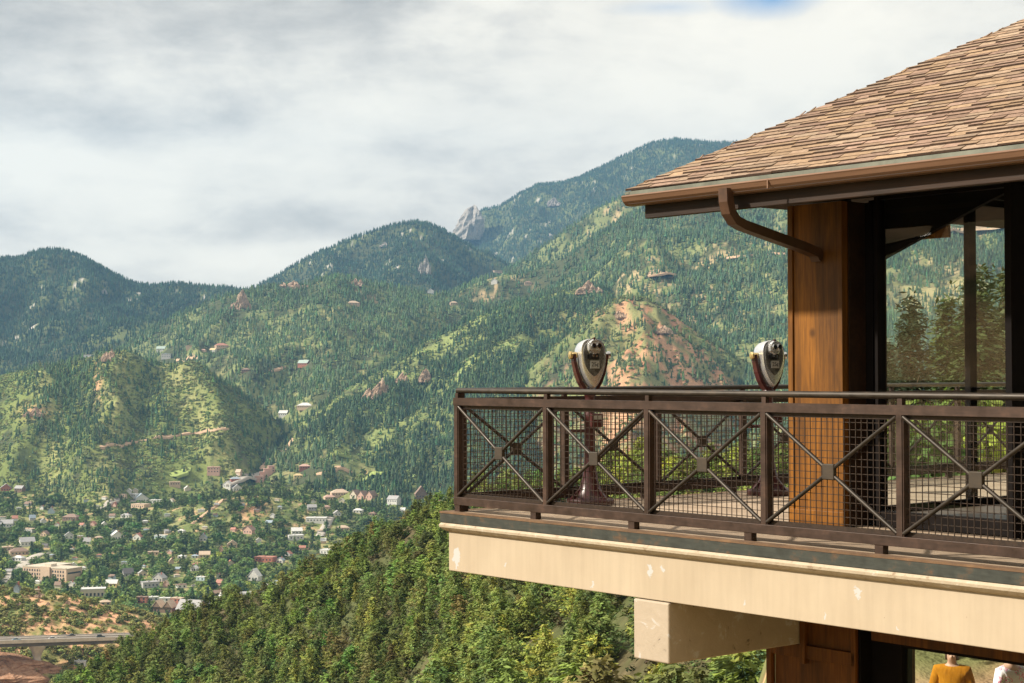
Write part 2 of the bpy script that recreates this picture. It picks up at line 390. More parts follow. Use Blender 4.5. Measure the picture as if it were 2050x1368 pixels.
def crown_conifer(seed, rad=.26, nb=60, per=7, base=.08, shape=.8, size=.035, col=(.085, .105, .035), droop=-.1, irr=.35):
    """crown of unit height made of needle sprays along branches"""
    rng = np.random.default_rng(seed); cs = []; ns = []; sz = []; cl = []; dr = []
    for i in range(nb):
        zb = base + (1 - base) * ((i + rng.random()) / nb) ** .92
        f = 1 - (zb - base) / (1 - base)
        Rz = rad * (f ** shape) * min(1, (zb - base) / .10 + .55) + .012
        L = Rz * (1 - irr + irr * 1.7 * rng.random()); th = i * 2.4 + rng.normal() * .5
        d = np.array([math.cos(th), math.sin(th), 0])
        tint = np.array(col) * (.72 + .56 * rng.random()) * np.array([1 + rng.normal() * .10, 1, 1 + rng.normal() * .12])
        m = max(3, int(per * (L / rad) + 3))
        for j in range(m):
            q = .25 + .8 * (j + rng.random()) / m
            c = np.array([0, 0, zb]) + d * L * q + np.array([0, 0, droop * L * q + .35 * L * q * q]) + rng.normal(size=3) * .022
            for _ in range(3):
                nn = d * .35 + np.array([0, 0, .9]) + rng.normal(size=3) * .45; dr.append(d * (.6 + .4 * q) + np.array([-d[1], d[0], 0]) * rng.normal() * .55 + np.array([0, 0, .25 * rng.normal()]))
                cs.append(c + rng.normal(size=3) * .016); ns.append(nn / np.linalg.norm(nn)); sz.append(size * (.6 + .8 * rng.random())); cl.append(tint * (.85 + .3 * rng.random()))
    V, Fq = quads_to_mesh(np.array(cs), np.array(ns), np.array(sz), .36, rng, np.array(dr))
    return V, Fq, np.repeat(np.clip(np.array(cl), .004, 1), 4, 0)

def crown_blob(seed, lumps=9, n=900, rad=.42, base=.16, size=.04, col=(.085, .13, .035), flat=1.0):
    """rounded broadleaf crown of unit height: leaf sprays over several lumps"""
    rng = np.random.default_rng(seed); cs = []; ns = []; sz = []; cl = []
    L = []
    for i in range(lumps):
        th = i * 2.4 + rng.random(); q = math.sqrt((i + .4) / lumps)
        zc = base + .2 + (.98 - base - .36) * (1 - q * q) * (.75 + .4 * rng.random()) * flat
        L.append((np.array([math.cos(th) * q * rad * .68, math.sin(th) * q * rad * .68, zc]), (.13 + .11 * rng.random()) * rad / .42, .75 + .5 * rng.random()))
    for c0, r0, br in L:
        m = n // lumps; u = rng.normal(size=(m, 3)); u /= np.linalg.norm(u, axis=1)[:, None]
        rr = r0 * (.6 + .5 * rng.random(m)) * (1 + .25 * np.sin(u[:, 0] * 5 + br * 9) * np.cos(u[:, 2] * 4 + br * 5))
        p = c0 + u * rr[:, None] * np.array([1.1, 1.1, .95])
        nn = u + rng.normal(size=(m, 3)) * .5 + np.array([0, 0, .25]); nn /= np.linalg.norm(nn, axis=1)[:, None]
        tt = np.array(col) * br * np.array([1 + rng.normal() * .1, 1, 1])
        cs.append(p); ns.append(nn); sz.append(size * (.6 + .8 * rng.random(m))); cl.append(tt * (.8 + .4 * rng.random(m))[:, None])
    V, Fq = quads_to_mesh(np.concatenate(cs), np.concatenate(ns), np.concatenate(sz), .8, rng)
    return V, Fq, np.repeat(np.clip(np.concatenate(cl), .004, 1), 4, 0)

def trunk_mb(seed, r=.022, top=.9, limbs=6, lean=.02):
    rng = random.Random(seed); m = MB(); lx, ly = rng.uniform(-lean, lean), rng.uniform(-lean, lean)
    P = lambda z: Vector((lx * z * 3 + .012 * math.sin(z * 9 + seed), ly * z * 3 + .012 * math.cos(z * 7 + seed), z))
    m.tube([P(z) for z in (-.08, 0, .15, .35, .6, top)], [r * 1.35, r * 1.1, r * .9, r * .7, r * .4, r * .12], 6)
    for i in range(limbs):
        z = .16 + .6 * (i + rng.random()) / limbs; th = i * 2.4; l = .2 * (1 - z * .7)
        a = P(z); m.tube([a, a + Vector((math.cos(th) * l * .6, math.sin(th) * l * .6, l * .35)), a + Vector((math.cos(th) * l, math.sin(th) * l, l * .75))], [r * .35, r * .25, r * .08], 4, False)
    return m

def spot_tint(x, y, seed, lo=.8, hi=1.2):
    return lo + (hi - lo) * fbm(x, y, seed, 2)

def scatter(tpl, X, Y, Z, S, SR, COLS, rng):
    """merge copies of small templates: tpl list of (V, F, C)"""
    Vs = []; Fs = []; Cs = []; off = 0; n = len(X); pick = rng.integers(0, len(tpl), n); ang = rng.random(n) * 6.283
    for ti, (V, Fq, C) in enumerate(tpl):
        ix = np.nonzero(pick == ti)[0]
        if not len(ix): continue
        ca = np.cos(ang[ix])[:, None]; sa = np.sin(ang[ix])[:, None]; sr = SR[ix][:, None]; s = S[ix][:, None]
        vx = (V[None, :, 0] * ca - V[None, :, 1] * sa) * sr + X[ix][:, None]
        vy = (V[None, :, 0] * sa + V[None, :, 1] * ca) * sr + Y[ix][:, None]
        vz = V[None, :, 2] * s + Z[ix][:, None]
        Vs.append(np.stack([vx, vy, vz], -1).reshape(-1, 3))
        Fs.append((Fq[None] + (np.arange(len(ix)) * len(V))[:, None, None] + off).reshape(-1, Fq.shape[1]))
        Cs.append((C[None] * COLS[ix][:, None, :]).reshape(-1, 3)); off += len(ix) * len(V)
    return np.concatenate(Vs), np.concatenate(Fs), np.clip(np.concatenate(Cs), 0, 1)

def cone_tpl(seed, tiers=3, sides=6, w=.2):
    """small ragged conifer for the far woods: stacked jagged skirts"""
    rng = np.random.default_rng(seed); V = []; Fc = []; C = []
    for i in range(tiers):
        z0 = .06 + .80 * i / tiers; z1 = min(1.0, z0 + 1.25 / tiers + .12); r = w * (1 - .78 * i / tiers) * (.9 + .25 * rng.random())
        b = len(V); V.append((rng.normal() * .012, rng.normal() * .012, z1)); C.append((1.15,) * 3)
        for j in range(sides):
            t = 6.283 * (j + rng.random() * .5) / sides; rr = r * (.65 + .6 * rng.random())
            V.append((rr * math.cos(t), rr * math.sin(t), z0 + rng.normal() * .035)); C.append((.8 + .4 * rng.random(),) * 3)
        for j in range(sides): Fc.append((b, b + 1 + j, b + 1 + (j + 1) % sides))
    return np.array(V), np.array(Fc), np.array(C)
def bush_tpl(seed, n=26, flat=.8):
    rng = np.random.default_rng(seed); u = rng.normal(size=(n, 3)); u /= np.linalg.norm(u, axis=1)[:, None]; u[:, 2] = np.abs(u[:, 2])
    p = u * (.36 + .2 * rng.random((n, 1))) * np.array([1, 1, flat * 1.5]); nn = u + rng.normal(size=(n, 3)) * .35; nn /= np.linalg.norm(nn, axis=1)[:, None]
    V, Fq = quads_to_mesh(p, nn, .17 + .12 * rng.random(n), .8, rng)
    return V, np.concatenate([Fq[:, [0, 1, 2]], Fq[:, [0, 2, 3]]]), np.repeat(.75 + .5 * rng.random((n, 1)), 4, 0) * np.ones((1, 3))
CONE3 = [cone_tpl(i, 4, 7, .19) for i in range(8)]
CONE2 = [cone_tpl(20 + i, 2, 5, .2) for i in range(6)]
BUSH = [bush_tpl(40 + i) for i in range(8)]
def small(tp, keep): return [(V[:], Fq[:keep], C[:]) for V, Fq, C in tp]

def candidates(n, k0, k1, y0, y1, rng):
    """uniform over ground area of the wedge"""
    y = np.sqrt(y0 * y0 + (y1 * y1 - y0 * y0) * rng.random(n)); k = k0 + (k1 - k0) * rng.random(n); return k, y

HOUSE_SPOTS = []            # (k, y, px, py, half width px) filled before the town trees are planted
def forest(name, label, cat, layers, n, krange, yrange, hgt, wid, tpl, col, dens, seed, var=.35, gapn=None):
    rng = np.random.default_rng(seed); k, y = candidates(n, krange[0], krange[1], yrange[0], yrange[1], rng)
    z, ids = H(k, y, True); m = np.isin(ids, [LID.get(l, 0) for l in layers]); k, y, z = k[m], y[m], z[m]
    m = seen(k, y, z, hgt); k, y, z = k[m], y[m], z[m]; px, py = pix(k, z / y)
    p = dens(k * y, y, px, py); m = rng.random(len(k)) < p; k, y, z = k[m], y[m], z[m]; px, py = px[m], py[m]
    if HOUSE_SPOTS:
        keep = np.ones(len(k), bool); tpy = py - hgt * F_PX / y
        for hk, hy_, hpx, hpy, hw in HOUSE_SPOTS:
            keep &= ~((np.abs(px - hpx) < hw * 1.05) & (y < hy_ + 14) & (tpy < hpy - 3) & (py > hpy - 8))
        k, y, z = k[keep], y[keep], z[keep]
    if len(k) < 10: print('EMPTY', name, layers); return None
    x = k * y; m_ = len(k); s = hgt * (.45 + .95 * rng.random(m_) ** 1.4); sr = s * wid * (.8 + .45 * rng.random(m_)) if wid > 0 else s
    tint = np.array(col)[None] * (1 - var + 2 * var * rng.random((m_, 1))) * (.72 + .56 * fbm(x / 90, y / 90, seed + 5, 3))[:, None]
    tint = tint * (1 + rng.normal(size=(m_, 3)) * np.array([.12, .05, .12]))
    V, Fq, C = scatter(tpl, x, y, z - .3, s, sr, np.clip(tint, .004, 1), rng)
    me = np_mesh(name, V, Fq, C, False, [FARLEAF])
    print('forest', name, m_, len(Fq))
    return tag(link(name, me), label, cat, kind='stuff')
def rockfree(seed, lo, hi, sc): return lambda x, y: sstep(lo, hi, fbm(x / sc, y / sc, seed, 3))

GREEN_D = (.046, .080, .048); GREEN_L = (.20, .25, .095)
n_ = np.ones_like
# ------------------------------------------------------------------ building and deck (local frame: a along the front to the right, t into the building, z up)
RZ = AL - math.pi / 2
UA = np.array([math.sin(AL), -math.cos(AL), 0.0]); VT = np.array([math.cos(AL), math.sin(AL), 0.0]); CO = np.array([X0, Y0, 0.0])
def loc(a, t, z=0.0): return tuple(CO + UA * a + VT * t + np.array([0, 0, z]))

def wood(name, dark, light, gloss=.55, vert=True):
    t = NT(name); v = t.coord((9, 9, .7) if vert else (.7, 9, 9)); n = t.noise(v, 2.2, 8, .62, .6)
    v2 = t.coord((2.5, 2.5, .6) if vert else (.6, 2.5, 2.5)); n2 = t.noise(v2, 1.3, 4, .6)
    v3 = t.coord((60, 60, 1.6) if vert else (1.6, 60, 60)); n3 = t.noise(v3, 1.5, 4, .7)
    c = t.ramp(n, [(.22, dark), (.5, tuple((p + q) / 2 for p, q in zip(dark, light))), (.78, light)])
    c = t.mix(.85, c, t.ramp(n2, [(.32, .38), (.58, 1.2)]), 'MULTIPLY')
    c = t.mix(.6, c, t.ramp(n3, [(.3, .55), (.62, 1.15)]), 'MULTIPLY')
    vo = t.new('ShaderNodeTexVoronoi'); vo.inputs['Scale'].default_value = 1.7; t.lk(t.coord((1, 1, .8)), vo.inputs['Vector'])
    c = t.mix(t.math('MULTIPLY', t.ramp(vo.outputs['Distance'], [(.03, 1), (.075, 0)]), .7), c, tuple(p * .35 for p in dark))
    t.bump(n3, .35, .004); return t.fin(c, gloss, 0, .3)
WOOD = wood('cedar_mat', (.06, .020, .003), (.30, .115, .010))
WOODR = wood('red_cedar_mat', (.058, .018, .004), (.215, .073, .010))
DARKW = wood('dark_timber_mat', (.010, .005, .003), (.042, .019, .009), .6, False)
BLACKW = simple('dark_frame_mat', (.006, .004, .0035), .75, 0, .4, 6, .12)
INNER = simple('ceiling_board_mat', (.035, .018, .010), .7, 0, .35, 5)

def steel(name, col, rust, rough=.45, metal=.25):
    t = NT(name); v = t.coord((1, 1, 1)); n = t.noise(v, 7, 7, .65); n2 = t.noise(t.coord((.8, .8, 6)), 9, 5, .6)
    c = t.ramp(n, [(.3, tuple(x * .62 for x in col)), (.55, col), (.75, rust)])
    c = t.mix(.5, c, t.ramp(n2, [(.35, .6), (.65, 1.25)]), 'MULTIPLY'); t.bump(n, .15, .003)
    return t.fin(c, t.ramp(n, [(.3, rough), (.7, rough + .25)]), metal)
RAIL = steel('rail_steel_mat', (.050, .027, .018), (.092, .047, .029), .42, .3)
PIPE = steel('handrail_mat', (.045, .035, .027), (.068, .048, .034), .36, .45)
STRIP = steel('edge_steel_mat', (.042, .046, .038), (.14, .07, .03), .5, .2)
RUSTTOP = steel('rusty_lip_mat', (.15, .085, .045), (.22, .13, .07), .8, 0)
WIRE = simple('wire_mat', (.034, .020, .013), .5, .3, .4, 30)
PLATE = steel('bronze_plate_mat', (.038, .026, .015), (.055, .036, .021), .55, .05)

t = NT('cream_paint_mat'); v = t.coord(); n = t.noise(v, 1.6, 6, .6); st_ = t.noise(t.coord((7, 7, .5)), 2.2, 5, .6)
c = t.ramp(n, [(.3, (.40, .318, .225)), (.7, (.45, .365, .264))]); c = t.mix(.3, c, t.ramp(st_, [(.3, .74), (.6, 1.04)]), 'MULTIPLY')
nn = t.new('ShaderNodeTexNoise'); nn.inputs['Scale'].default_value = 22; nn.inputs['Detail'].default_value = 5; t.lk(v, nn.inputs['Vector'])
jit = t.new('ShaderNodeVectorMath', operation='MULTIPLY_ADD'); t.lk(nn.outputs['Color'], jit.inputs[0]); jit.inputs[1].default_value = (.11, 0, .16); jit.inputs[2].default_value = (-.055, 0, -.08)
pos = t.new('ShaderNodeVectorMath', operation='ADD'); t.lk(v, pos.inputs[0]); t.lk(jit.outputs[0], pos.inputs[1])
chip = None
for ca, cz, ra_, rz_ in ((.06, -1.64, .065, .10), (2.516, -1.558, .026, .066), (2.654, -1.519, .012, .03), (.752, -1.65, .016, .034), (3.513, -1.718, .014, .023), (4.269, -1.709, .015, .023), (4.552, -1.525, .025, .05), (1.852, -1.725, .017, .027), (4.883, -1.719, .011, .018), (6.4, -1.6, .03, .05), (8.3, -1.52, .02, .04)):
    mp = t.new('ShaderNodeMapping'); mp.inputs['Scale'].default_value = (1.2 / ra_, 0, 1.2 / rz_); mp.inputs['Location'].default_value = (-1.2 * ca / ra_, 0, -1.2 * cz / rz_); t.lk(pos.outputs[0], mp.inputs[0])
    ln_ = t.new('ShaderNodeVectorMath', operation='LENGTH'); t.lk(mp.outputs[0], ln_.inputs[0]); q = ln_.outputs['Value']; chip = q if chip is None else t.math('MINIMUM', chip, q)
c = t.mix(t.ramp(chip, [(.95, 1), (1.0, 0)]), c, (.45, .44, .425)); c = t.mix(t.math('MULTIPLY', t.ramp(chip, [(0, 0), (.98, 0), (.99, 1), (1.0, 0)]), .6), c, (.20, .14, .09))
vo2 = t.new('ShaderNodeTexVoronoi'); vo2.inputs['Scale'].default_value = 9; t.lk(v, vo2.inputs['Vector'])
c = t.mix(t.ramp(vo2.outputs['Distance'], [(.022, 1), (.035, 0)]), c, (.25, .18, .12)); t.bump(t.noise(v, 60, 4, .6), .12, .002)
CREAM = t.fin(c, .62)
t = NT('peeling_paint_mat'); v = t.coord(); n = t.noise(v, 6.5, 8, .72, .8); c = t.ramp(n, [(.35, (.17, .135, .105)), (.372, (.365, .295, .22)), (.60, (.40, .325, .245)), (.615, (.46, .425, .39))])
t.bump(n, .5, .01); PEEL = t.fin(c, .7)
t = NT('cornice_paint_mat'); v = t.coord(); n = t.noise(v, 13, 7, .7); c = t.ramp(n, [(.30, (.22, .15, .09)), (.42, (.38, .305, .215)), (.60, (.42, .345, .25)), (.70, (.52, .475, .425))]); t.bump(n, .6, .01); CORN = t.fin(c, .7)
t = NT('deck_concrete_mat'); v = t.coord(); n = t.noise(v, 3, 7, .65); CONC = t.fin(t.ramp(n, [(.3, (.30, .215, .145)), (.7, (.46, .35, .25))]), .85)
t = NT('gutter_mat'); v = t.coord((.4, 8, 8)); n = t.noise(v, 2, 4, .6); GUT = t.fin(t.ramp(n, [(.3, (.16, .088, .055)), (.7, (.215, .122, .078))]), .38, .15)
DRIP = simple('drip_edge_mat', (.15, .155, .125), .5, .4, .3, 5)
t = NT('shingle_mat'); cc = t.attr(); n = t.noise(t.coord(), 26, 6, .75); n2 = t.noise(t.coord((1, 1, 1)), .8, 3, .5)
c = t.mix(.85, cc, t.ramp(n, [(.3, .62), (.7, 1.32)]), 'MULTIPLY'); c = t.mix(.6, c, t.ramp(n2, [(.3, .8), (.7, 1.15)]), 'MULTIPLY'); t.bump(n, .35, .004); SHING = t.fin(c, .9, 0, .15)

t = NT('window_glass_mat'); t.n.remove(t.b)
tr = t.new('ShaderNodeBsdfTransparent'); tr.inputs[0].default_value = (.975, .99, .985, 1); gl = t.new('ShaderNodeBsdfGlossy'); gl.inputs['Roughness'].default_value = 0.0
fr = t.new('ShaderNodeFresnel'); fr.inputs[0].default_value = 1.5; mx = t.new('ShaderNodeMixShader'); ge = t.new('ShaderNodeNewGeometry')
t.lk(t.math('MULTIPLY', t.math('MULTIPLY', fr.outputs[0], .9), t.math('SUBTRACT', 1.0, ge.outputs['Backfacing'])), mx.inputs[0])
t.lk(tr.outputs[0], mx.inputs[1]); t.lk(gl.outputs[0], mx.inputs[2]); t.lk(mx.outputs[0], t.out.inputs['Surface']); GLASS = t.m

B = empty('lookout_building', loc(2.6, 1.35, -4.6), RZ, 'timber and glass hilltop lookout with brown shingle hip roof and cream balcony slab', 'building')
OFF = Vector((-2.6, -1.35, 4.6))
def bpart(m, name, mat, parent=None, **kw):
    o = m.build(name, mat, parent or B, **kw)
    if parent is None: o.location = OFF
    return o

# roof: eave corner a=1.9, t=.3, z=1.475, slope .59
EA, ET, EZ, PT = 1.9, .30, 1.478, .59; RA, RT = 15.0, 9.5
mid = (RT - ET) / 2
rf = MB()
def slab(pts, th=.10):
    n = len(pts); lo = [(x, y, z - th) for x, y, z in pts]
    rf.add(list(pts) + lo, [tuple(range(n)), tuple(range(2 * n - 1, n - 1, -1))] + [(i, i + n, (i + 1) % n + n, (i + 1) % n) for i in range(n)])
r0 = (EA + mid, ET + mid, EZ + PT * mid); r1 = (RA - mid, ET + mid, EZ + PT * mid); e0, e1, e2, e3 = (EA, ET, EZ), (RA, ET, EZ), (RA, RT, EZ), (EA, RT, EZ)
low = lambda p: (p[0], p[1], p[2] - .012)
slab([low(p) for p in (e0, e1, r1, r0)]); slab([low(p) for p in (e3, e0, r0)], .035); slab([low(p) for p in (e2, e3, r0, r1)]); slab([low(p) for p in (e1, e2, r1)])
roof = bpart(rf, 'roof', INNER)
sh = MB(); rng = random.Random(3)
PAL = [(.34, .235, .165), (.32, .205, .135), (.39, .285, .205), (.27, .165, .13), (.36, .24, .145), (.235, .145, .118), (.345, .255, .19), (.375, .25, .15), (.30, .195, .16), (.41, .31, .225), (.325, .205, .165)]
CSL = math.sqrt(1 + PT * PT); EXPO = .067
def shingle_face(org, along, into, length, hipL, hipR, rows):
    """org corner, unit along / into in plan"""
    for i in range(rows):
        q = i * EXPO / CSL; q2 = (i + 1.25) * EXPO / CSL
        s0 = -.02 + (q if hipL else 0) - rng.random() * .05; s1 = length - (q if hipR else 0)
        s = s0
        while s < s1:
            w = rng.choice((.14, .18, .23, .27, .31)) * rng.uniform(.85, 1.1); e = min(s + w, s1); th = rng.choice((.007, .010, .014, .018)); jut = rng.uniform(-.006, .012)
            f_ = rng.uniform(.74, 1.04); sh.col = tuple((.5 * x + .5 * y_) * f_ for x, y_ in zip(rng.choice(PAL), (.298, .212, .150)))
            a_, b_ = s + .003, e - .003
            if hipL: q2 = min(q + 1.25 * EXPO / CSL, max(q + .02, b_ + .015))
            b2 = max(a_ + .01, min(b_, length - (q2 if hipR else 0))); a2 = max(a_, q2 - .03) if hipL else a_
            if a2 > b2: a2 = b2 = (a_ + b_) / 2
            def P(x, qq, h):
                z = EZ + PT * qq; return (org[0] + along[0] * x + into[0] * qq, org[1] + along[1] * x + into[1] * qq, z + h)
            ql = q - jut / CSL
            pts8 = [P(a_, ql, 0), P(b_, ql, 0), P(b2, q2, -.004), P(a2, q2, -.004), P(a_, ql, th), P(b_, ql, th), P(b2, q2, .001), P(a2, q2, .001)]
            sh.add(pts8, [(0, 3, 2, 1), (4, 5, 6, 7), (1, 2, 6, 5), (3, 0, 4, 7)])
            sh.col = (.045, .028, .020); sh.add([pts8[0], pts8[1], pts8[5], pts8[4]], [(0, 1, 2, 3)])     # butt face coloured dark as a printed shadow line
            s = e
NR = int(mid * CSL / EXPO)
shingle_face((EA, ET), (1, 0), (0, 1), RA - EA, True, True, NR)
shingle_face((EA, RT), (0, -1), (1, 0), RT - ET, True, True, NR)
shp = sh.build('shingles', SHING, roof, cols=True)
# gutter with drip edge, downspout
def eave_run(m, prof, y_is=True):
    pass
g = MB(); gp = [(-.115, 0.0), (-.125, -.012), (-.118, -.022), (-.105, -.05), (-.07, -.082), (0, -.085), (0, -.004), (-.012, -.004), (-.02, -.074), (-.065, -.070), (-.095, -.044), (-.106, -.018), (-.108, -.004)]
def sweep(m, prof, a0, a1, tt, zz):   # profile (t,z) along a
    n = len(prof); vs = [(a0, tt + p, zz + q) for p, q in prof] + [(a1, tt + p, zz + q) for p, q in prof]
    m.add(vs, [(i, (i + 1) % n, n + (i + 1) % n, n + i) for i in range(n)] + [tuple(range(n)), tuple(range(2 * n - 1, n - 1, -1))])
sweep(g, gp, EA - .045, RA, ET + .085, EZ - .040)
for a in (3.45, 6.6): g.box(a, a + .012, ET - .042, ET - .03, EZ - .115, EZ - .048)
gut = bpart(g, 'gutter', GUT, smooth=False)
d = MB(); d.box(EA - .02, RA, ET - .008, ET + .10, EZ - .060, EZ - .008); d.box(EA - .03, EA + .02, ET - .012, RT, EZ - .03, EZ - .014); bpart(d, 'drip_edge', DRIP)
ds = MB(); dp = [(3.02, .27, 1.40), (3.02, .275, 1.30), (3.02, .30, 1.22), (3.02, .36, 1.155), (3.02, .45, 1.125), (3.02, .80, 1.055), (3.02, 1.16, .985), (3.02, 1.30, .95), (3.02, 1.345, .90)]
pts = [Vector(p) for p in dp]; vs = []; fs = []
for i, p in enumerate(pts):
    dd = (pts[min(i + 1, len(pts) - 1)] - pts[max(i - 1, 0)]).normalized(); nrm = dd.cross(Vector((1, 0, 0))).normalized()
    for u_, w_ in ((-1, -1), (-.75, -1.12), (-.4, -.94), (0, -1.1), (.4, -.94), (.75, -1.12), (1, -1), (1, 1), (-1, 1)): vs.append(p + Vector((.045 * u_, 0, 0)) + nrm * (.037 * w_))
nb_ = 9
for i in range(len(pts) - 1):
    for j in range(nb_): fs.append((i * nb_ + j, i * nb_ + (j + 1) % nb_, (i + 1) * nb_ + (j + 1) % nb_, (i + 1) * nb_ + j))
ds.add(vs, fs + [tuple(range(nb_)), tuple((len(pts) - 1) * nb_ + j for j in range(nb_))]); ds.build('downspout', simple('downspout_mat', (.078, .040, .025), .42, .15, .3, 9), gut)
# eave beam, soffit, left and back eave boards
e = MB(); e.box(1.99, RA - .1, .40, .455, 1.247, 1.372); e.box(2.047, RA - .1, RT - .155, RT - .1, 1.252, 1.366); bpart(e, 'eave_beam', DARKW, bevel=.006)
e = MB(); e.box(2.72, RA - .2, 1.50, 1.60, 1.385, 2.05); e.box(2.80, 2.86, 1.92, RT - 1.1, 1.56, 2.1); bpart(e, 'header_board', BLACKW)

# upper corner column: board faces with corner strips, flank boards coloured dark to stand for its shade
c_ = MB(); c_.box(2.755, 3.262, 1.352, 1.87, -1.245, 1.35); c_.box(2.70, 2.752, 1.336, 1.388, -1.245, 1.35); c_.box(3.225, 3.268, 1.338, 1.40, -1.245, 1.35); c_.box(2.715, 3.275, 1.330, 1.362, -1.245, -1.13)
bpart(c_, 'corner_column', WOOD, bevel=.004)
c_ = MB(); c_.box(3.272, 3.283, 1.41, 1.88, -1.243, 1.348); bpart(c_, 'column_shade_board', DARKW); c_ = MB(); c_.box(3.285, 3.358, 1.61, 1.64, -1.243, 1.348); c_.box(3.36, 3.405, 1.62, 1.66, -1.243, 1.348); bpart(c_, 'column_shade_flank', BLACKW)
# upper glazing
GT = 1.62
def frame_bars(bars): 
    m = MB()
    for b in bars: m.box(*b)
    return m
w = frame_bars([(3.407, 3.437, GT - .05, GT + .05, -1.24, 1.384), (4.70, 4.757, GT - .17, GT + .06, -1.24, 1.384), (6.1, 6.157, GT - .17, GT + .06, -1.24, 1.384), (7.5, 7.557, GT - .17, GT + .06, -1.24, 1.384), (9.0, 9.06, GT - .17, GT + .06, -1.24, 1.384), (11.0, 11.06, GT - .17, GT + .06, -1.24, 1.384), (13.0, 13.06, GT - .17, GT + .06, -1.24, 1.384),
                (3.437, 13.06, GT - .035, GT + .035, 1.36, 1.384), (3.437, 13.06, GT - .034, GT + .034, -1.24, -1.12)])
wf = bpart(w, 'window_frame', BLACKW, bevel=.003)
for a0, a1 in ((3.437, 4.70), (4.757, 6.1), (6.157, 7.5), (7.557, 9.0), (9.06, 11.0), (11.06, 13.0)):
    m = MB(); m.box(a0, a1, GT - .004, GT + .004, -1.12, 1.36); m.build('pane', GLASS, wf)
m = MB(); m.prism([(3.25, .84), (3.25, 1.375), (4.66, 1.375), (4.33, 1.262)], GT + .08, GT + .13); bpart(m, 'brace_board', BLACKW)
m = MB(); m.box(3.68, 3.98, GT + .14, GT + .17, 1.035, 1.135); bpart(m, 'wall_block', WOOD)
# left end wall glazing (runs back from the column) and back wall glazing
w = frame_bars([(2.80, 2.86, 1.90, 1.96, -1.24, 1.55), (2.80, 2.86, 3.60, 3.70, -1.24, 1.55), (2.80, 2.86, 5.9, 5.97, -1.24, 1.55), (2.80, 2.86, 8.3, 8.36, -1.24, 1.55), (2.805, 2.855, 1.96, 8.3, 1.49, 1.55), (2.805, 2.855, 1.96, 8.3, -1.24, -1.16),
                (5.2, 5.27, 8.30, 8.36, -1.24, 1.55), (8.2, 8.27, 8.30, 8.36, -1.24, 1.55), (13.0, 13.06, 8.30, 8.36, -1.24, 1.55), (2.86, 13.0, 8.305, 8.355, 1.49, 1.55), (2.86, 13.0, 8.305, 8.355, -1.24, -1.16)])
wf2 = bpart(w, 'window_frame', BLACKW)
for b in ((2.826, 2.834, 1.96, 3.60, -1.16, 1.49), (2.826, 2.834, 3.70, 5.9, -1.16, 1.49), (2.826, 2.834, 5.97, 8.3, -1.16, 1.49), (2.86, 5.2, 8.326, 8.334, -1.16, 1.49), (5.27, 8.2, 8.326, 8.334, -1.16, 1.49), (8.27, 13.0, 8.326, 8.334, -1.16, 1.49)):
    m = MB(); m.box(*b); m.build('pane', GLASS, wf2)
m = MB(); m.box(13.07, 13.2, 1.5, 8.4, -4.55, 1.34); bpart(m, 'end_wall', DARKW)
m = MB(); m.box(2.9, 13.06, 1.7, 8.28, -1.236, -1.222); bpart(m, 'interior_floor', simple('interior_floor_mat', (.09, .06, .04), .5, 0, .3, 4))
# deck slab, edge steel, cream beam with cornice, corbel
DZ = -1.25
m = MB(); m.box(-.06, 15.0, -.06, 10.5, DZ - .16, DZ); bpart(m, 'deck_floor', CONC)
m = MB(); m.box(-.115, 15.0, -.122, -.062, DZ - .095, DZ - .012); m.box(-.115, -.062, -.060, 10.5, DZ - .095, DZ - .012)
ed = bpart(m, 'edge_channel', STRIP, bevel=.004)
m = MB(); m.box(-.118, 15.0, -.126, -.03, DZ - .0115, DZ + .004); m.box(-.118, -.03, -.028, 10.5, DZ - .0115, DZ + .004); m.build('rusty_lip', RUSTTOP, ed)
m = MB()
cp = [(-.10, -.012), (-.115, -.03), (-.112, -.05), (-.085, -.075), (-.05, -.092), (.02, -.095), (.02, -.012)]
n = len(cp)
def mitre(a_front, prof, back):
    vs = []
    for p, q in prof: vs.append((a_front + p + .02, -.02 + p, DZ - .085 + q))
    for p, q in prof: vs.append((15.0, -.02 + p, DZ - .085 + q))
    m.add(vs, [(i, (i + 1) % n, n + (i + 1) % n, n + i) for i in range(n)] + [tuple(range(n)), tuple(range(2 * n - 1, n - 1, -1))])
    vs = []
    for p, q in prof: vs.append((a_front + p + .02, -.02 + p, DZ - .085 + q))
    for p, q in prof: vs.append((a_front + p + .02, back, DZ - .085 + q))
    m.add(vs, [(i, (i + 1) % n, n + (i + 1) % n, n + i) for i in range(n)] + [tuple(range(n)), tuple(range(2 * n - 1, n - 1, -1))])
mitre(-.02, cp, 10.5)
fb = MB(); fb.box(-.05, 15.0, -.072, .32, -1.772, -1.425); fb.box(-.05, .30, .322, 10.5, -1.772, -1.425)
fbo = bpart(fb, 'balcony_beam', CREAM, bevel=.006); m.build('cornice', CORN, fbo)
m = MB(); m.box(2.345, 2.735, -.085, 1.45, -2.245, -1.779)
cb = bpart(m, 'support_corbel', PEEL, bevel=.014); cb.modifiers['bevel'].segments = 3
m = MB(); m.box(.33, 14.9, .34, 10.4, -1.60, -1.42); bpart(m, 'deck_soffit', INNER)
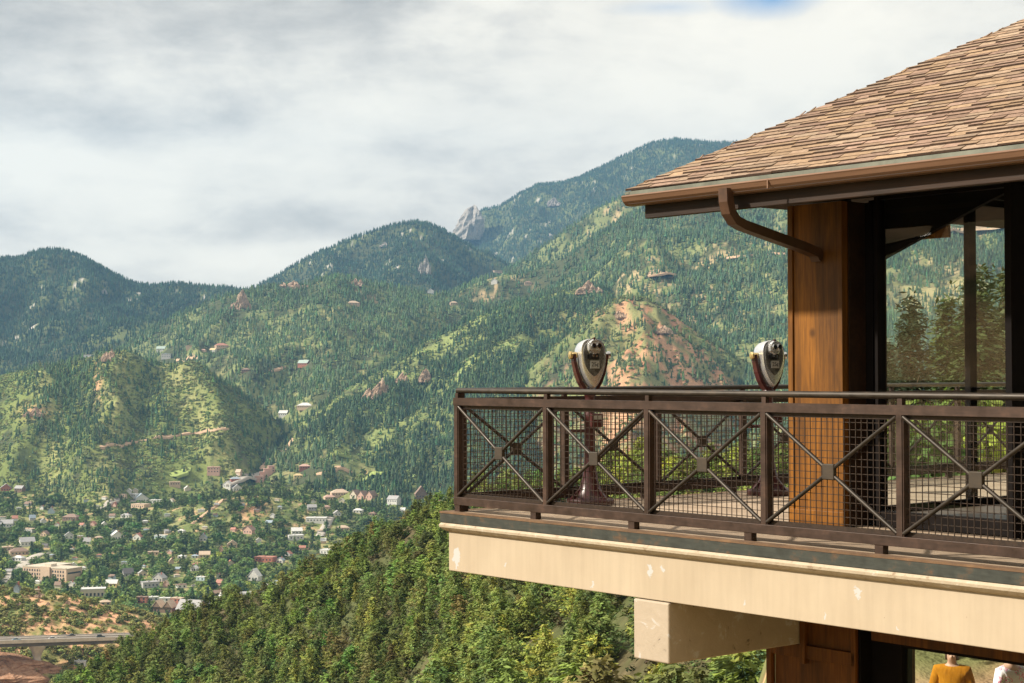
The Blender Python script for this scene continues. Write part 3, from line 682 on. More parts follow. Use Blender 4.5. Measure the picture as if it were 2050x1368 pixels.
# lower storey
m = MB(); m.box(2.43, 3.30, 1.46, 2.2, -4.6, -1.80); m.box(2.365, 2.42, 1.42, 1.475, -4.6, -2.25); m.box(2.36, 3.30, 1.425, 1.457, -2.36, -2.25); m.box(2.75, 2.80, 1.40, 1.457, -2.40, -1.80); m.box(3.262, 3.306, 1.425, 1.457, -4.6, -1.82)
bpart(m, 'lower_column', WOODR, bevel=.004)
m = MB(); m.box(2.80, 3.30, 1.43, 1.455, -1.90, -1.78); bpart(m, 'column_cap', WOODR)
m = MB(); m.box(3.308, 3.33, 1.462, 2.12, -4.6, -1.78); m.box(3.332, 3.668, 1.60, 1.63, -4.6, -1.78); bpart(m, 'column_shade_flank', BLACKW)  # black strips over the column's shaded side, shade put into the colour
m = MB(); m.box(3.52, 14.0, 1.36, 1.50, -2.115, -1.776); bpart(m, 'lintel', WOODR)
w = frame_bars([(3.67, 3.705, 1.50, 1.56, -4.6, -2.12), (6.2, 6.26, 1.5, 1.58, -4.6, -2.12), (9.2, 9.26, 1.5, 1.58, -4.6, -2.12), (3.705, 9.26, 1.505, 1.575, -2.165, -2.12), (3.705, 9.26, 1.505, 1.575, -4.6, -4.5)])
lw = bpart(w, 'window_frame', BLACKW)
for a0, a1 in ((3.705, 6.2), (6.26, 9.2)):
    m = MB(); m.box(a0, a1, 1.536, 1.544, -4.5, -2.165); m.build('pane', GLASS, lw)
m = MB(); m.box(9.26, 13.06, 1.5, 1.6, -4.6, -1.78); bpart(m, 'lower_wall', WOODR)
m = MB(); m.box(2.0, 13.2, 1.3, 9.5, -5.2, -4.6); bpart(m, 'foundation', CONC)

# ------------------------------------------------------------------ railings
BAY = 1.2192
def railing(label, origin, rz, bays, fine=True):
    r_ = empty('balcony_railing', origin, rz, label, 'railing')
    Lr = bays * BAY; zb, zt = .062, .132        # bottom rail
    p = MB(); p.tube([(-.01, 0, 1.078), (Lr, 0, 1.078)], .024, 12); o = p.build('handrail', PIPE, r_, smooth=True, angle=50)
    p = MB(); p.box(-.035, Lr, -.032, -.026, .948, 1.014); p.box(-.035, Lr, -.026, .03, .948, .954); p.box(-.035, Lr, -.026, .03, 1.008, 1.014); p.box(-.035, -.031, -.026, .03, .954, 1.008); p.build('top_channel', RAIL, r_)
    p = MB(); p.box(.0, Lr, .002, .03, .915, .947); p.build('upper_mesh_rail', WIRE, r_)
    p = MB(); p.box(-.03, Lr, -.032, .03, zb, zt); p.build('bottom_rail', RAIL, r_, bevel=.003)
    p = MB(); p.box(.0, Lr, .002, .03, zt + .001, zt + .03); p.build('lower_mesh_rail', WIRE, r_)
    for i in range(bays + 1):
        x = i * BAY
        p = MB(); p.box(x - .024, x + .024, -.031, -.024, zt, .948); p.box(x - .004, x + .034, -.024, .045, zt, .948); p.box(x - .02, x + .02, -.02, .02, 1.014, 1.058)
        p.build('post', RAIL, r_)
    for i in range(bays + 1):
        x = .02 if i == 0 else i * BAY - .17 + .02 * (i % 2)
        p = MB(); p.box(x - .04, x + .03, -.028, .03, .0, zb); p.build('foot', RAIL, r_)
    for i in range(bays):
        xa, xb = i * BAY + .028, (i + 1) * BAY - .028; cx, cz = (xa + xb) / 2, (zt + .948) / 2; za, zz = zt + .02, .935
        for (sx, sz), (ex, ez) in (((xa, zz), (cx - .05, cz + .035)), ((cx + .05, cz + .035), (xb, zz)), ((xa, za), (cx - .05, cz - .035)), ((cx + .05, cz - .035), (xb, za))):
            p = MB(); p.tube([(sx, -.018, sz), (ex, -.018, ez)], .0155, 8); p.build('cross_rod', PIPE, r_, smooth=True, angle=50)
        p = MB(); p.box(cx - .052, cx + .052, -.038, -.001, cz - .055, cz + .055); p.build('centre_plate', PLATE, r_, bevel=.006)
        p = MB(); wr = .0024; x = xa + .025
        nx = int((xb - xa - .03) / .0508)
        for j in range(nx + 1):
            xx = xa + .03 + j * .0508 + rng.uniform(-.001, .001); p.box(xx - wr, xx + wr, .008, .008 + 2 * wr, zt + .015, .93)
        nz = int((.93 - zt - .03) / .0508)
        for j in range(nz + 1):
            zz_ = zt + .045 + j * .0508; p.box(xa, xb, .013, .013 + 2 * wr, zz_ - wr, zz_ + wr)
        p.build('wire_mesh', WIRE, r_)
    return r_
railing('brown steel balcony railing with wire mesh facing the viewer along the cream beam', loc(0, 0, DZ), RZ, 9)
# side railing: runs away along t from the corner; inner face towards the deck
railing('shaded brown steel railing seen through the front one, along the far deck edge', loc(.0, .04, DZ), RZ + math.pi / 2, 8)
railing('dark railing behind the glazed room along the back deck edge', loc(0.0, 10.3, DZ), RZ, 8)
# ------------------------------------------------------------------ coin binocular viewers
SILVER = simple('cast_silver_mat', (.78, .78, .79), .25, .80, .08, 5)
SILVF = simple('hammered_face_mat', (.14, .14, .135), .42, .6, .65, 60)
MAROON = simple('maroon_paint_mat', (.058, .016, .016), .32, .05, .3, 6)
BRASS = simple('brass_mat', (.62, .47, .22), .35, .8, .25, 14)
DARKM = simple('eyepiece_mat', (.03, .03, .032), .3, .5, .3, 20)
CHROME = simple('chrome_mat', (.60, .60, .60), .2, .95, .1, 10)
LENSM = simple('lens_mat', (.01, .012, .015), .05, 0, .1, 3)
DECAL = simple('decal_mat', (.34, .33, .30), .5, .2, .15, 20)
INK = simple('ink_mat', (.02, .02, .02), .6, 0, .1, 3)
def head_outline(n=40):
    """shield outline in (x,z): domed top, tapering to a blunt point"""
    pts = []
    for i in range(n):
        t = 2 * math.pi * i / n; x, z = math.sin(t), math.cos(t)
        if z >= 0: pts.append((.158 * math.copysign(abs(x) ** .72, x), .150 * z ** .75 + .02))
        else: pts.append((.158 * math.copysign(abs(x) ** (1.0 + .45 * -z), x) * (1 - .12 * z * z), .02 - .335 * (-z) ** 1.0))
    return pts
def viewer(label, location, face):
    """face = heading (rad) of the eyepiece side's normal in the world"""
    v_ = empty('tower_viewer', location, face + math.pi / 2, label, 'viewer')      # local -y is the eyepiece side
    m = MB(); m.lathe([(.255, 0), (.262, .012), (.262, .045), (.25, .06)], 28); m.lathe([(.185, .06), (.17, .075), (.12, .15), (.088, .24), (.075, .30)], 28)
    for i in range(6):
        a = i * math.pi / 3; m.hull8([(math.cos(a + s) * r_, math.sin(a + s) * r_, z) for z, rr in ((.061, .235), (.17, .11)) for s, r_ in ((-.09, rr - .06), (-.09, rr), (.09, rr), (.09, rr - .06))])
    m.build('base', MAROON, v_, smooth=True, angle=35)
    m = MB(); m.lathe([(.074, .30), (.066, .34), (.060, .60), (.056, .80), (.062, .82), (.062, .86), (.052, .88), (.050, 1.02), (.056, 1.05)], 20); m.build('pole', MAROON, v_, smooth=True, angle=35)
    m = MB(); m.box(-.03, .11, -.115, -.05, .735, .865); b_ = m.build('coin_box', MAROON, v_, bevel=.008)
    m = MB(); m.box(-.01, .09, -.121, -.116, .81, .852); m.build('coin_plate', DECAL, b_)
    m = MB(); m.tube([(-.05, 0, .70), (-.22, .03, .70)], .016, 8); m.box(-.26, -.20, .0, .06, .685, .715); m.build('side_handle', MAROON, v_, smooth=True, angle=35)
    # yoke: two flat arms that open from the pole head to the pivots
    yk = MB()
    for s in (-1, 1):
        arm = [(.0, 1.05, .055), (s * .055, 1.085, .05), (s * .115, 1.16, .046), (s * .160, 1.26, .042), (s * .186, 1.36, .038), (s * .192, 1.43, .036)]
        for (x0, z0, w0), (x1, z1, w1) in zip(arm, arm[1:]):
            dx, dz = x1 - x0, z1 - z0; L = math.hypot(dx, dz); nx, nz = -dz / L * .017, dx / L * .017
            yk.hull8([(x0 - nx, -w0, z0 - nz), (x0 + nx, -w0, z0 + nz), (x0 + nx, w0, z0 + nz), (x0 - nx, w0, z0 - nz), (x1 - nx, -w1, z1 - nz), (x1 + nx, -w1, z1 + nz), (x1 + nx, w1, z1 + nz), (x1 - nx, w1, z1 - nz)])
    yk.lathe([(.052, 1.02), (.07, 1.06), (.05, 1.10)], 16); yo = yk.build('yoke', MAROON, v_, smooth=True, angle=40)
    for s, mt in ((-1, BRASS), (1, CHROME)):
        m = MB(); m.tube([(s * .158, 0, 1.42), (s * .205, 0, 1.42), (s * .215, 0, 1.42), (s * .238, 0, 1.42), (s * .243, 0, 1.42)], [.03, .03, .038, .038, .028], 18); m.tube([(s * .2432, 0, 1.42), (s * .246, 0, 1.42)], [.02, .018], 14)
        m.build('pivot_knob', mt, yo, smooth=True, angle=35)
    v_.scale = (.86, .86, .985)
    # head
    o = head_outline(); n = len(o); hm_ = MB(); vs = []; fs = []
    prof = [(-.150, .86), (-.146, .965), (-.118, 1.0), (-.02, 1.01), (.07, .985), (.13, .90), (.165, .74)]
    for y, sc in prof:
        for x, z in o: vs.append((x * sc, y + .05 * max(0, -z) * 1.2, z * sc + (.0 if z > 0 else 0)))
    for i in range(len(prof) - 1):
        for j in range(n): fs.append((i * n + j, i * n + (j + 1) % n, (i + 1) * n + (j + 1) % n, (i + 1) * n + j))
    fs += [tuple(range(n))[::-1], tuple((len(prof) - 1) * n + j for j in range(n))]; hm_.add(vs, fs)
    hd = hm_.build('head', SILVER, v_, smooth=True, angle=40); hd.scale = (.95, .80, .97); hd.location = (0, 0, 1.40); hd.rotation_euler = (R(-6), 0, 0)
    m = MB(); vs = []
    for y, sc in ((-.151, .84), (-.158, .80)):
        for x, z in o: vs.append((x * sc, y + .06 * max(0, -z) * (1 if z > -.2 else 1), z * sc * (1 if z > 0 else .78)))
    m.add(vs, [(j, (j + 1) % n, n + (j + 1) % n, n + j) for j in range(n)] + [tuple(n + j for j in range(n))]); m.build('face_plate', SILVF, hd)
    m = MB(); m.tube([(0, -.150, .085), (0, -.165, .085), (0, -.166, .085), (0, -.205, .085)], [.088, .088, .078, .066], 22)
    for i in range(9): m.box(-.075 + i * .0165, -.067 + i * .0165, -.212, -.17, .05, .125)
    m.build('eyepiece_housing', SILVER, hd, smooth=True, angle=30)
    for s in (-1, 1):
        m = MB(); m.tube([(s * .034, -.19, .088), (s * .034, -.235, .088), (s * .034, -.236, .088), (s * .034, -.262, .088)], [.026, .026, .031, .029], 16); ep = m.build('eyepiece', CHROME, hd, smooth=True, angle=35)
        m = MB(); m.tube([(s * .034, -.2625, .088), (s * .034, -.265, .088)], .021, 14); m.build('eye_lens', LENSM, ep)
        m = MB(); m.tube([(s * .06, .15, .05), (s * .06, .185, .05)], .042, 16); m.build('objective', DARKM, hd, smooth=True, angle=35)
    m = MB(); m.box(-.012, .012, -.20, -.18, .155, .178); m.build('sight_knob', MAROON, hd, bevel=.004)
    m = MB(); m.box(-.060, .052, -.176, -.158, -.035, .022); m.box(-.095, -.062, -.170, -.156, -.03, .012); cs_ = m.build('coin_slot', DARKM, hd, bevel=.003)
    m = MB(); m.tube([(-.02, -.177, .0), (-.02, -.19, .0)], .014, 12); m.tube([(.022, -.177, -.005), (.022, -.19, -.005)], .012, 12); m.build('coin_button', CHROME, cs_)
    m = MB(); m.box(-.052, .058, -.168, -.150, -.125, -.048); dc = m.build('price_plate', DECAL, hd)
    cu = bpy.data.curves.new('price_text', 'FONT'); cu.body = '25\u00a2'; cu.size = .062; cu.extrude = .001; cu.align_x = 'CENTER'; cu.align_y = 'CENTER'
    tmp = bpy.data.objects.new('price_text', cu); COL.objects.link(tmp); bpy.context.view_layer.update(); me_ = bpy.data.meshes.new_from_object(tmp.evaluated_get(bpy.context.evaluated_depsgraph_get())); bpy.data.objects.remove(tmp); tx = link('price_text', me_, dc, INK); tx.location = (.003, -.1695, -.087); tx.rotation_euler = (math.pi / 2, 0, 0)
    return v_
viewer('coin binocular viewer with its face turned to the balcony, standing near the deck corner', loc(.20, 1.40, DZ), math.atan2(-.93, .36))
viewer('coin binocular viewer turned sideways beside the orange timber column', loc(.475, 3.57, DZ), math.atan2(-.91, .42))

# ------------------------------------------------------------------ people on the terrace seen through the lower window
SKIN = simple('skin_mat', (.50, .31, .22), .55, 0, .1, 12)
def skin_obj(name, joints, mat, parent, sub=2, root=0):
    """joints: name -> (pos, radius, parent name)"""
    names = list(joints); me = bpy.data.meshes.new(name)
    me.from_pydata([joints[n_][0] for n_ in names], [(names.index(joints[n_][2]), i) for i, n_ in enumerate(names) if joints[n_][2]], [])
    o = link(name, me, parent, mat); sk = o.modifiers.new('skin', 'SKIN'); sk.use_smooth_shade = True
    lay = me.skin_vertices[0].data
    for i, n_ in enumerate(names):
        r_ = joints[n_][1]; lay[i].radius = r_ if isinstance(r_, tuple) else (r_, r_); lay[i].use_root = (i == root)
    s_ = o.modifiers.new('subdivision', 'SUBSURF'); s_.levels = sub; s_.render_levels = sub
    return o
def person(label, location, rz, top_mat, hair_mat, leg_mat, h=1.0, loose=1.0, lean=0.0):
    p = empty('person', location, rz, label, 'person'); p.scale = (.82, .84, .785)       # faces local -y
    J = {'pelvis': ((0, 0, .95), (.15, .115), None), 'waist': ((0, -.01, 1.10), (.135, .10), 'pelvis'), 'chest': ((0, -.015 - lean, 1.30), (.165, .115), 'waist'), 'upper': ((0, -.01 - lean, 1.43), (.13, .09), 'chest'),
         'neck': ((0, -.02 - lean, 1.52), .056, 'upper'), 'jaw': ((0, -.045 - lean, 1.60), (.066, .078), 'neck'), 'skull': ((0, -.02 - lean, 1.69), (.076, .094), 'jaw'), 'crown': ((0, -.01 - lean, 1.745), (.055, .07), 'skull'),
         'nose': ((0, -.135 - lean, 1.645), (.012, .014), 'jaw')}
    for s, q in ((-1, 'l'), (1, 'r')):
        J['sh' + q] = ((s * .185, -.01 - lean, 1.42), .066, 'upper'); J['el' + q] = ((s * .255, .01 - lean, 1.14), .045, 'sh' + q); J['wr' + q] = ((s * .22, -.20 - lean, 1.02), .030, 'el' + q)
        J['pa' + q] = ((s * .205, -.265 - lean, 1.01), (.040, .018), 'wr' + q)
        for i, (dx, l) in enumerate(((-.027, .062), (-.009, .074), (.009, .07), (.026, .055))):
            J['k%d%s' % (i, q)] = ((s * .205 + dx, -.30 - lean, 1.005), .0095, 'pa' + q); J['f%d%s' % (i, q)] = ((s * .205 + dx, -.30 - l * .75 - lean, .985 - l * .35), .008, 'k%d%s' % (i, q))
        J['t0' + q] = ((s * .165, -.25 - lean, 1.005), .011, 'pa' + q); J['t1' + q] = ((s * .150, -.29 - lean, .995), .009, 't0' + q)
        J['hi' + q] = ((s * .095, 0, .88), .095, 'pelvis'); J['kn' + q] = ((s * .105, -.02, .50), .058, 'hi' + q); J['an' + q] = ((s * .11, .01, .10), .042, 'kn' + q); J['to' + q] = ((s * .12, -.15, .045), (.042, .03), 'an' + q)
    body = skin_obj('body', J, SKIN, p); 
    T = {'hem': ((0, 0, .86), (.185 * loose, .145), None), 'waist': ((0, -.01, 1.08), (.165 * loose, .128), 'hem'), 'chest': ((0, -.015 - lean, 1.30), (.19 * loose, .138), 'waist'), 'upper': ((0, -.01 - lean, 1.435), (.145 * loose, .10), 'chest'), 'col': ((0, -.02 - lean, 1.50), .075, 'upper')}
    for s, q in ((-1, 'l'), (1, 'r')):
        T['sh' + q] = ((s * .195, -.01 - lean, 1.415), .086 * loose, 'upper'); T['el' + q] = ((s * .265, .01 - lean, 1.14), .068 * loose, 'sh' + q); T['cu' + q] = ((s * .228, -.165 - lean, 1.035), .055 * loose, 'el' + q)
    skin_obj('jacket' if loose > 1.05 else 'shirt', T, top_mat, p)
    L = {'wst': ((0, 0, .98), (.155, .12), None)}
    for s, q in ((-1, 'l'), (1, 'r')): L['hi' + q] = ((s * .095, 0, .86), .105, 'wst'); L['kn' + q] = ((s * .105, -.02, .50), .072, 'hi' + q); L['an' + q] = ((s * .11, .01, .12), .058, 'kn' + q)
    skin_obj('trousers', L, leg_mat, p)
    for s in (-1, 1):
        m = MB(); m.lathe([(.001, -.011), (.008, -.007), (.011, 0), (.008, .007), (.001, .011)], 10, s * .031, -.108 - lean, 1.672); m.build('eye', LENSM, p, smooth=True)
    m = MB(); m.lathe([(.101, -.10), (.104, -.02), (.10, .05), (.08, .09), (.045, .112), (.003, .118)], 18, 0, .012 - lean, 1.675)
    ho = m.build('hair', hair_mat, p, smooth=True); return p
def fabric(name, cols, scale, fold=18):
    t = NT(name); v = t.coord(); n = t.noise(v, scale, 3, .6); t.bump(t.noise(t.coord((fold, fold, 3)), 1.0, 4, .6), .6, .02)
    return t.fin(t.ramp(n, cols, 'CONSTANT' if len(cols) > 3 else 'LINEAR'), .85, 0, .1)
ORANGE = fabric('orange_fabric_mat', [(.3, (.30, .115, .008)), (.7, (.52, .23, .015))], 3)
FLORAL = fabric('floral_fabric_mat', [(0, (.88, .88, .92)), (.52, (.75, .22, .38)), (.57, (.9, .88, .92)), (.62, (.25, .40, .28)), (.66, (.88, .88, .9)), (.72, (.55, .12, .30))], 9)
JEANS = fabric('denim_mat', [(.3, (.05, .07, .12)), (.7, (.09, .11, .17))], 8)
HAIRB = simple('brown_hair_mat', (.05, .030, .018), .5, 0, .4, 40); HAIRD = simple('dark_hair_mat', (.035, .022, .016), .5, 0, .4, 40)
person('person in a loose orange jacket seen behind the lower window', (5.10, 19.9, -4.6), R(-20), ORANGE, HAIRB, JEANS, loose=1.16)
person('person in a white top with pink flowers seen behind the lower window', (5.76, 19.9, -4.6), R(35), FLORAL, HAIRD, JEANS, loose=1.0)
# ------------------------------------------------------------------ rock outcrops
t = NT('granite_mat'); v = t.coord(); n = t.noise(v, .06, 8, .7); t.bump(n, 1.0, 6); GRAN = t.fin(t.ramp(n, [(.3, (.20, .18, .165)), (.5, (.35, .315, .285)), (.7, (.46, .42, .38))]), .95, 0, .1)
t = NT('sandstone_mat'); v = t.coord((1, 1, 2.2)); n = t.noise(v, .10, 8, .7); t.bump(n, 1.0, 4); SAND = t.fin(t.ramp(n, [(.3, (.24, .165, .115)), (.5, (.43, .305, .215)), (.7, (.56, .42, .31))]), .95, 0, .1)
t = NT('red_cut_mat'); v = t.coord((1, 1, 2)); n = t.noise(v, .35, 9, .75); t.bump(n, 1.0, 2); REDS = t.fin(t.ramp(n, [(.32, (.22, .11, .065)), (.5, (.46, .26, .16)), (.68, (.60, .40, .28))]), .95, 0, .1)
def rock(px, py, wpx, hpx, label, mat, seed, spikes=3, lean=0.0, y0=100, group=None, name='rock_outcrop', depth=None):
    p = ground_at(px, py, y0) if depth is None else np.array([ray(px, py)[0] * depth, depth, ray(px, py)[1] * depth])
    d = p[1]; w = wpx * d / F_PX; h = hpx * d / F_PX; rg = np.random.default_rng(seed)
    nu, nv = 40, 22; u = np.linspace(0, 2 * math.pi, nu, endpoint=False); vv = np.linspace(0, 1, nv); U, Vv = np.meshgrid(u, vv)
    parts_ = [(0, 0, 1.3, .95), (-.22, 0, .8, .55), (.18, 0, .7, .75)] if depth else [(0, 0, .62, 1.0)] + [(float(rg.uniform(-.42, .42)), float(rg.uniform(-.12, .12)), float(rg.uniform(.28, .5)), float(rg.uniform(.35, .85))) for _ in range(5)]
    VS, FS = [], []
    for pi_, (ox, oy, ws, hs_) in enumerate(parts_):
        sd_ = seed * 13 + pi_ * 7; ww, hh = w * ws, h * hs_ * .9
        prof = (1 - Vv ** 2.6) ** .7
        nx_ = fbm(np.cos(U) * 1.7 + 5 + sd_, Vv * 2.2 + np.sin(U) * 1.7, sd_, 5) - .5; ny_ = np.abs(fbm(np.cos(U) * 4 + sd_, np.sin(U) * 4 + Vv * 1.2, sd_ + 9, 4) - .5) * 2.4 - .4
        X = np.cos(U) * prof * ww / 2 * (1 + 1.0 * nx_ + .45 * ny_); Y = np.sin(U) * prof * ww * .4 * (1 + 1.0 * nx_ + .45 * ny_); Z = Vv * hh * (1 + (.35 if depth else 1.1) * nx_ - (.1 if depth else .35) * ny_) - h * .15
        X = X + lean * Z + ox * w; Y = Y + oy * w - (.25 * w if pi_ else 0) * rg.random(); i = np.arange(nv - 1)[:, None] * nu; j = np.arange(nu)[None]
        FS.append(np.stack([i + j, i + (j + 1) % nu, i + nu + (j + 1) % nu, i + nu + j], -1).reshape(-1, 4) + len(VS) * nu * nv); VS.append(np.stack([X, Y, Z], -1).reshape(-1, 3))
    V = np.concatenate(VS); Fq = np.concatenate(FS)
    o = link(name, np_mesh(name, V, Fq, None, False, [mat])); o.location = p; return tag(o, label, 'rock', group)
rock(936, 470, 50, 76, 'tall grey granite spire standing against the sky beside the far mountain', GRAN, 3, lean=.22, depth=8250, name='rock_spire')
rock(484, 618, 44, 34, 'big brown rock knob on the left shoulder of the central hill', SAND, 5, lean=.1)
rock(588, 578, 50, 16, 'flat brown rock crown on top of the central hill', SAND, 6)
rock(712, 572, 24, 14, 'small pink rock knob at the right end of the central hill', SAND, 7)
rock(1180, 588, 54, 24, 'brown bare cliff at the top of the long ridge', SAND, 8)
rock(852, 548, 22, 30, 'pale upright rock on the dark dome mountain', GRAN, 9)
rock(1108, 412, 30, 16, 'pale grey cliff patch on the far mountain right of the spire', GRAN, 10)
rock(770, 495, 22, 10, 'small pale rocks near the top of the dome mountain', GRAN, 11)
rock(208, 590, 16, 10, 'small pale rock on the left distant peak', GRAN, 12)
rock(752, 795, 46, 34, 'tan rock fin on the ridge above the valley, lower of two', SAND, 13, lean=.35)
rock(800, 768, 32, 22, 'tan rock fin on the ridge above the valley, upper of two', SAND, 14, lean=.35)
rock(852, 765, 40, 26, 'rounded tan cliff on the ridge just left of the deck', SAND, 15)
rock(222, 722, 34, 20, 'brown rock cap on the top of the left green hill', SAND, 16)
rock(70, 832, 40, 16, 'red rock patch on the left green hill', SAND, 17)
rock(1240, 640, 40, 16, 'pale orange rock ledge near the top of the sandstone hill', SAND, 18)
rock(1330, 668, 50, 14, 'pale orange rock ledge on the right side of the sandstone hill', SAND, 19)
rock(-6, 1347, 170, 58, 'rough orange rock cut below the road bridge beside the pier', REDS, 21, depth=916, lean=-.3)
for i, (px, py, w, h) in enumerate(((78, 1196, 26, 9), (135, 1212, 12, 9), (96, 1212, 10, 6), (40, 1212, 12, 6), (170, 1252, 14, 6), (20, 1190, 12, 6), (125, 1273, 22, 9), (263, 1222, 22, 8), (318, 1258, 18, 6), (140, 1228, 10, 6), (58, 1248, 14, 6), (200, 1232, 10, 5))):
    rock(px, py, w, h, 'orange boulder among the bushes on the red slope above the bridge', SAND, 30 + i, y0=700, group='boulders on the red slope', name='boulder')

# ------------------------------------------------------------------ roads and tracks draped on the ground
DIRT = simple('dirt_road_mat', (.50, .34, .22), .95, 0, .2, .05); PAVE = simple('street_mat', (.40, .36, .31), .9, 0, .15, .05); LAWN = simple('lawn_mat', (.26, .32, .09), .95, 0, .2, .05)
def strip(name, pts, width, mat, lift=.8, y0=100):
    P = []
    for (a, b) in zip(pts, pts[1:]):
        for q in np.linspace(0, 1, 8, endpoint=False): P.append(ground_at(a[0] + (b[0] - a[0]) * q, a[1] + (b[1] - a[1]) * q, y0))
    P.append(ground_at(pts[-1][0], pts[-1][1], y0)); P = np.array(P)
    k = np.ones(5) / 5; Q = P.copy()
    for c in range(3): Q[2:-2, c] = np.convolve(P[:, c], k, 'valid')
    T = np.gradient(Q, axis=0); T[:, 2] = 0; T /= np.linalg.norm(T, axis=1)[:, None] + 1e-9; N = np.stack([-T[:, 1], T[:, 0], 0 * T[:, 0]], 1)
    rows = []
    for s in (-.5, -.17, .17, .5):
        q = Q + N * s * width; q[:, 2] = H(q[:, 0] / q[:, 1], q[:, 1]) + lift; rows.append(q)
    zc = np.max([r_[:, 2] for r_ in rows[1:3]], axis=0)
    for r_ in rows: r_[:, 2] = np.maximum(r_[:, 2], zc)
    lowr = [rows[0] - np.array([0, 0, 4.]), *rows, rows[3] - np.array([0, 0, 4.])]; n = len(Q)
    V = np.stack(lowr, 0).reshape(-1, 3); o = link(name, np_mesh(name, V, grid_faces(6, n), None, True, [mat])); return tag(o, kind='structure')
for pts, w, m_ in (([(1462, 520), (1500, 514), (1580, 510), (1680, 500)], 26, DIRT), ([(1690, 497), (1800, 480), (1880, 470), (1960, 466), (2060, 456)], 42, DIRT), ([(1295, 560), (1320, 552), (1345, 556)], 40, DIRT),
                   ([(352, 722), (380, 722), (430, 717)], 8, DIRT), ([(540, 745), (570, 738)], 6, DIRT), ([(262, 888), (300, 881), (365, 872), (410, 866), (455, 860)], 7, DIRT), ([(200, 900), (262, 888)], 6, DIRT),
                   ([(522, 942), (545, 918), (572, 902), (590, 880)], 9, DIRT), ([(636, 950), (680, 938), (705, 950)], 7, DIRT), ([(8, 1168), (40, 1138), (70, 1115), (100, 1106)], 13, PAVE), ([(190, 1022), (230, 1008), (300, 1004)], 9, PAVE),
                   ([(455, 975), (500, 962), (540, 944)], 18, PAVE), ([(385, 1050), (425, 1020), (450, 1000)], 5, DIRT), ([(640, 1075), (655, 1050), (662, 1035)], 10, PAVE)):
    strip('dirt_road' if m_ is DIRT else 'road', pts, w, m_)
for pts, w in (([(735, 962), (780, 946)], 26), ([(660, 912), (700, 917)], 10), ([(345, 958), (380, 950)], 20)): strip('meadow', pts, w, LAWN, .5)

# ------------------------------------------------------------------ road bridge and cars
BR = simple('bridge_concrete_mat', (.46, .41, .35), .85, 0, .15, .3); BRD = simple('girder_mat', (.10, .09, .08), .8, 0, .2, .2); ASPH = simple('asphalt_mat', (.30, .27, .24), .9, 0, .12, .2)
kL, eL = ray(-160, 1291); kR, eR = ray(300, 1276); yL, yR = 880., 930.
pL = np.array([kL * yL, yL, eL * yL]); pR = np.array([kR * yR, yR, eR * yR]); dv = pR - pL; Lb = np.linalg.norm(dv[:2]); rzb = math.atan2(dv[1], dv[0]); sl = (pR[2] - pL[2]) / Lb
br = empty('road_bridge', tuple(pL + np.array([0, 0, -9])), rzb, 'long pale concrete road bridge with a flared pier crossing the valley', 'bridge')
def bz(x): return 9 + sl * x
def bbox(m, x0, x1, y0, y1, z0, z1):
    m.hull8([(x0, y0, bz(x0) + z0), (x1, y0, bz(x1) + z0), (x1, y1, bz(x1) + z0), (x0, y1, bz(x0) + z0), (x0, y0, bz(x0) + z1), (x1, y0, bz(x1) + z1), (x1, y1, bz(x1) + z1), (x0, y1, bz(x0) + z1)])
m = MB(); bbox(m, 0, Lb, 0, 16, -.5, 0); m.build('deck', ASPH, br)
m = MB(); bbox(m, 0, Lb, -.35, -.01, -1.0, .85); bbox(m, 0, Lb, 8.0, 8.4, .002, .8); 
for i in range(int(Lb / 6)): bbox(m, i * 6 + 1, i * 6 + 1.3, -.42, -.36, -.9, .95)
m.build('parapet', BR, br)
m = MB(); bbox(m, 0, Lb, 16.01, 16.3, -1.0, .6)
for i in range(int(Lb / 4)): bbox(m, i * 4, i * 4 + .2, 16.05, 16.2, .601, 1.1)
m.build('far_guard_rail', BR, br)
m = MB(); bbox(m, 0, Lb, .8, 15.2, -2.9, -.51); m.build('girder', BRD, br)
for pxp in (63, 262):
    k_, e_ = ray(pxp, 1300); xx = (k_ * 890 - pL[0]) / math.cos(rzb)
    m = MB(); top = bz(xx) - 2.92
    st_ = [(4.4, 7.6, top), (4.2, 7.0, top - 1.2), (2.5, 4.2, top - 4.2), (1.9, 3.4, top - 7), (1.75, 3.2, top - 32)]
    vs = [];
    for hw, hd, z in st_:
        for j in range(16):
            a = 2 * math.pi * j / 16; c_, s_ = math.cos(a), math.sin(a)
            vs.append((xx + hw * math.copysign(abs(c_) ** .6, c_), 8 + hd * math.copysign(abs(s_) ** .6, s_), z))
    m.add(vs, [(i * 16 + j, i * 16 + (j + 1) % 16, (i + 1) * 16 + (j + 1) % 16, (i + 1) * 16 + j) for i in range(4) for j in range(16)] + [tuple(range(16))])
    m.build('pier', BR, br, smooth=True, angle=40)
TYRE = simple('tyre_mat', (.015, .015, .015), .8, 0, .2, 5); CGL = simple('car_glass_mat', (.02, .03, .035), .1, 0, .1, 3, .6)
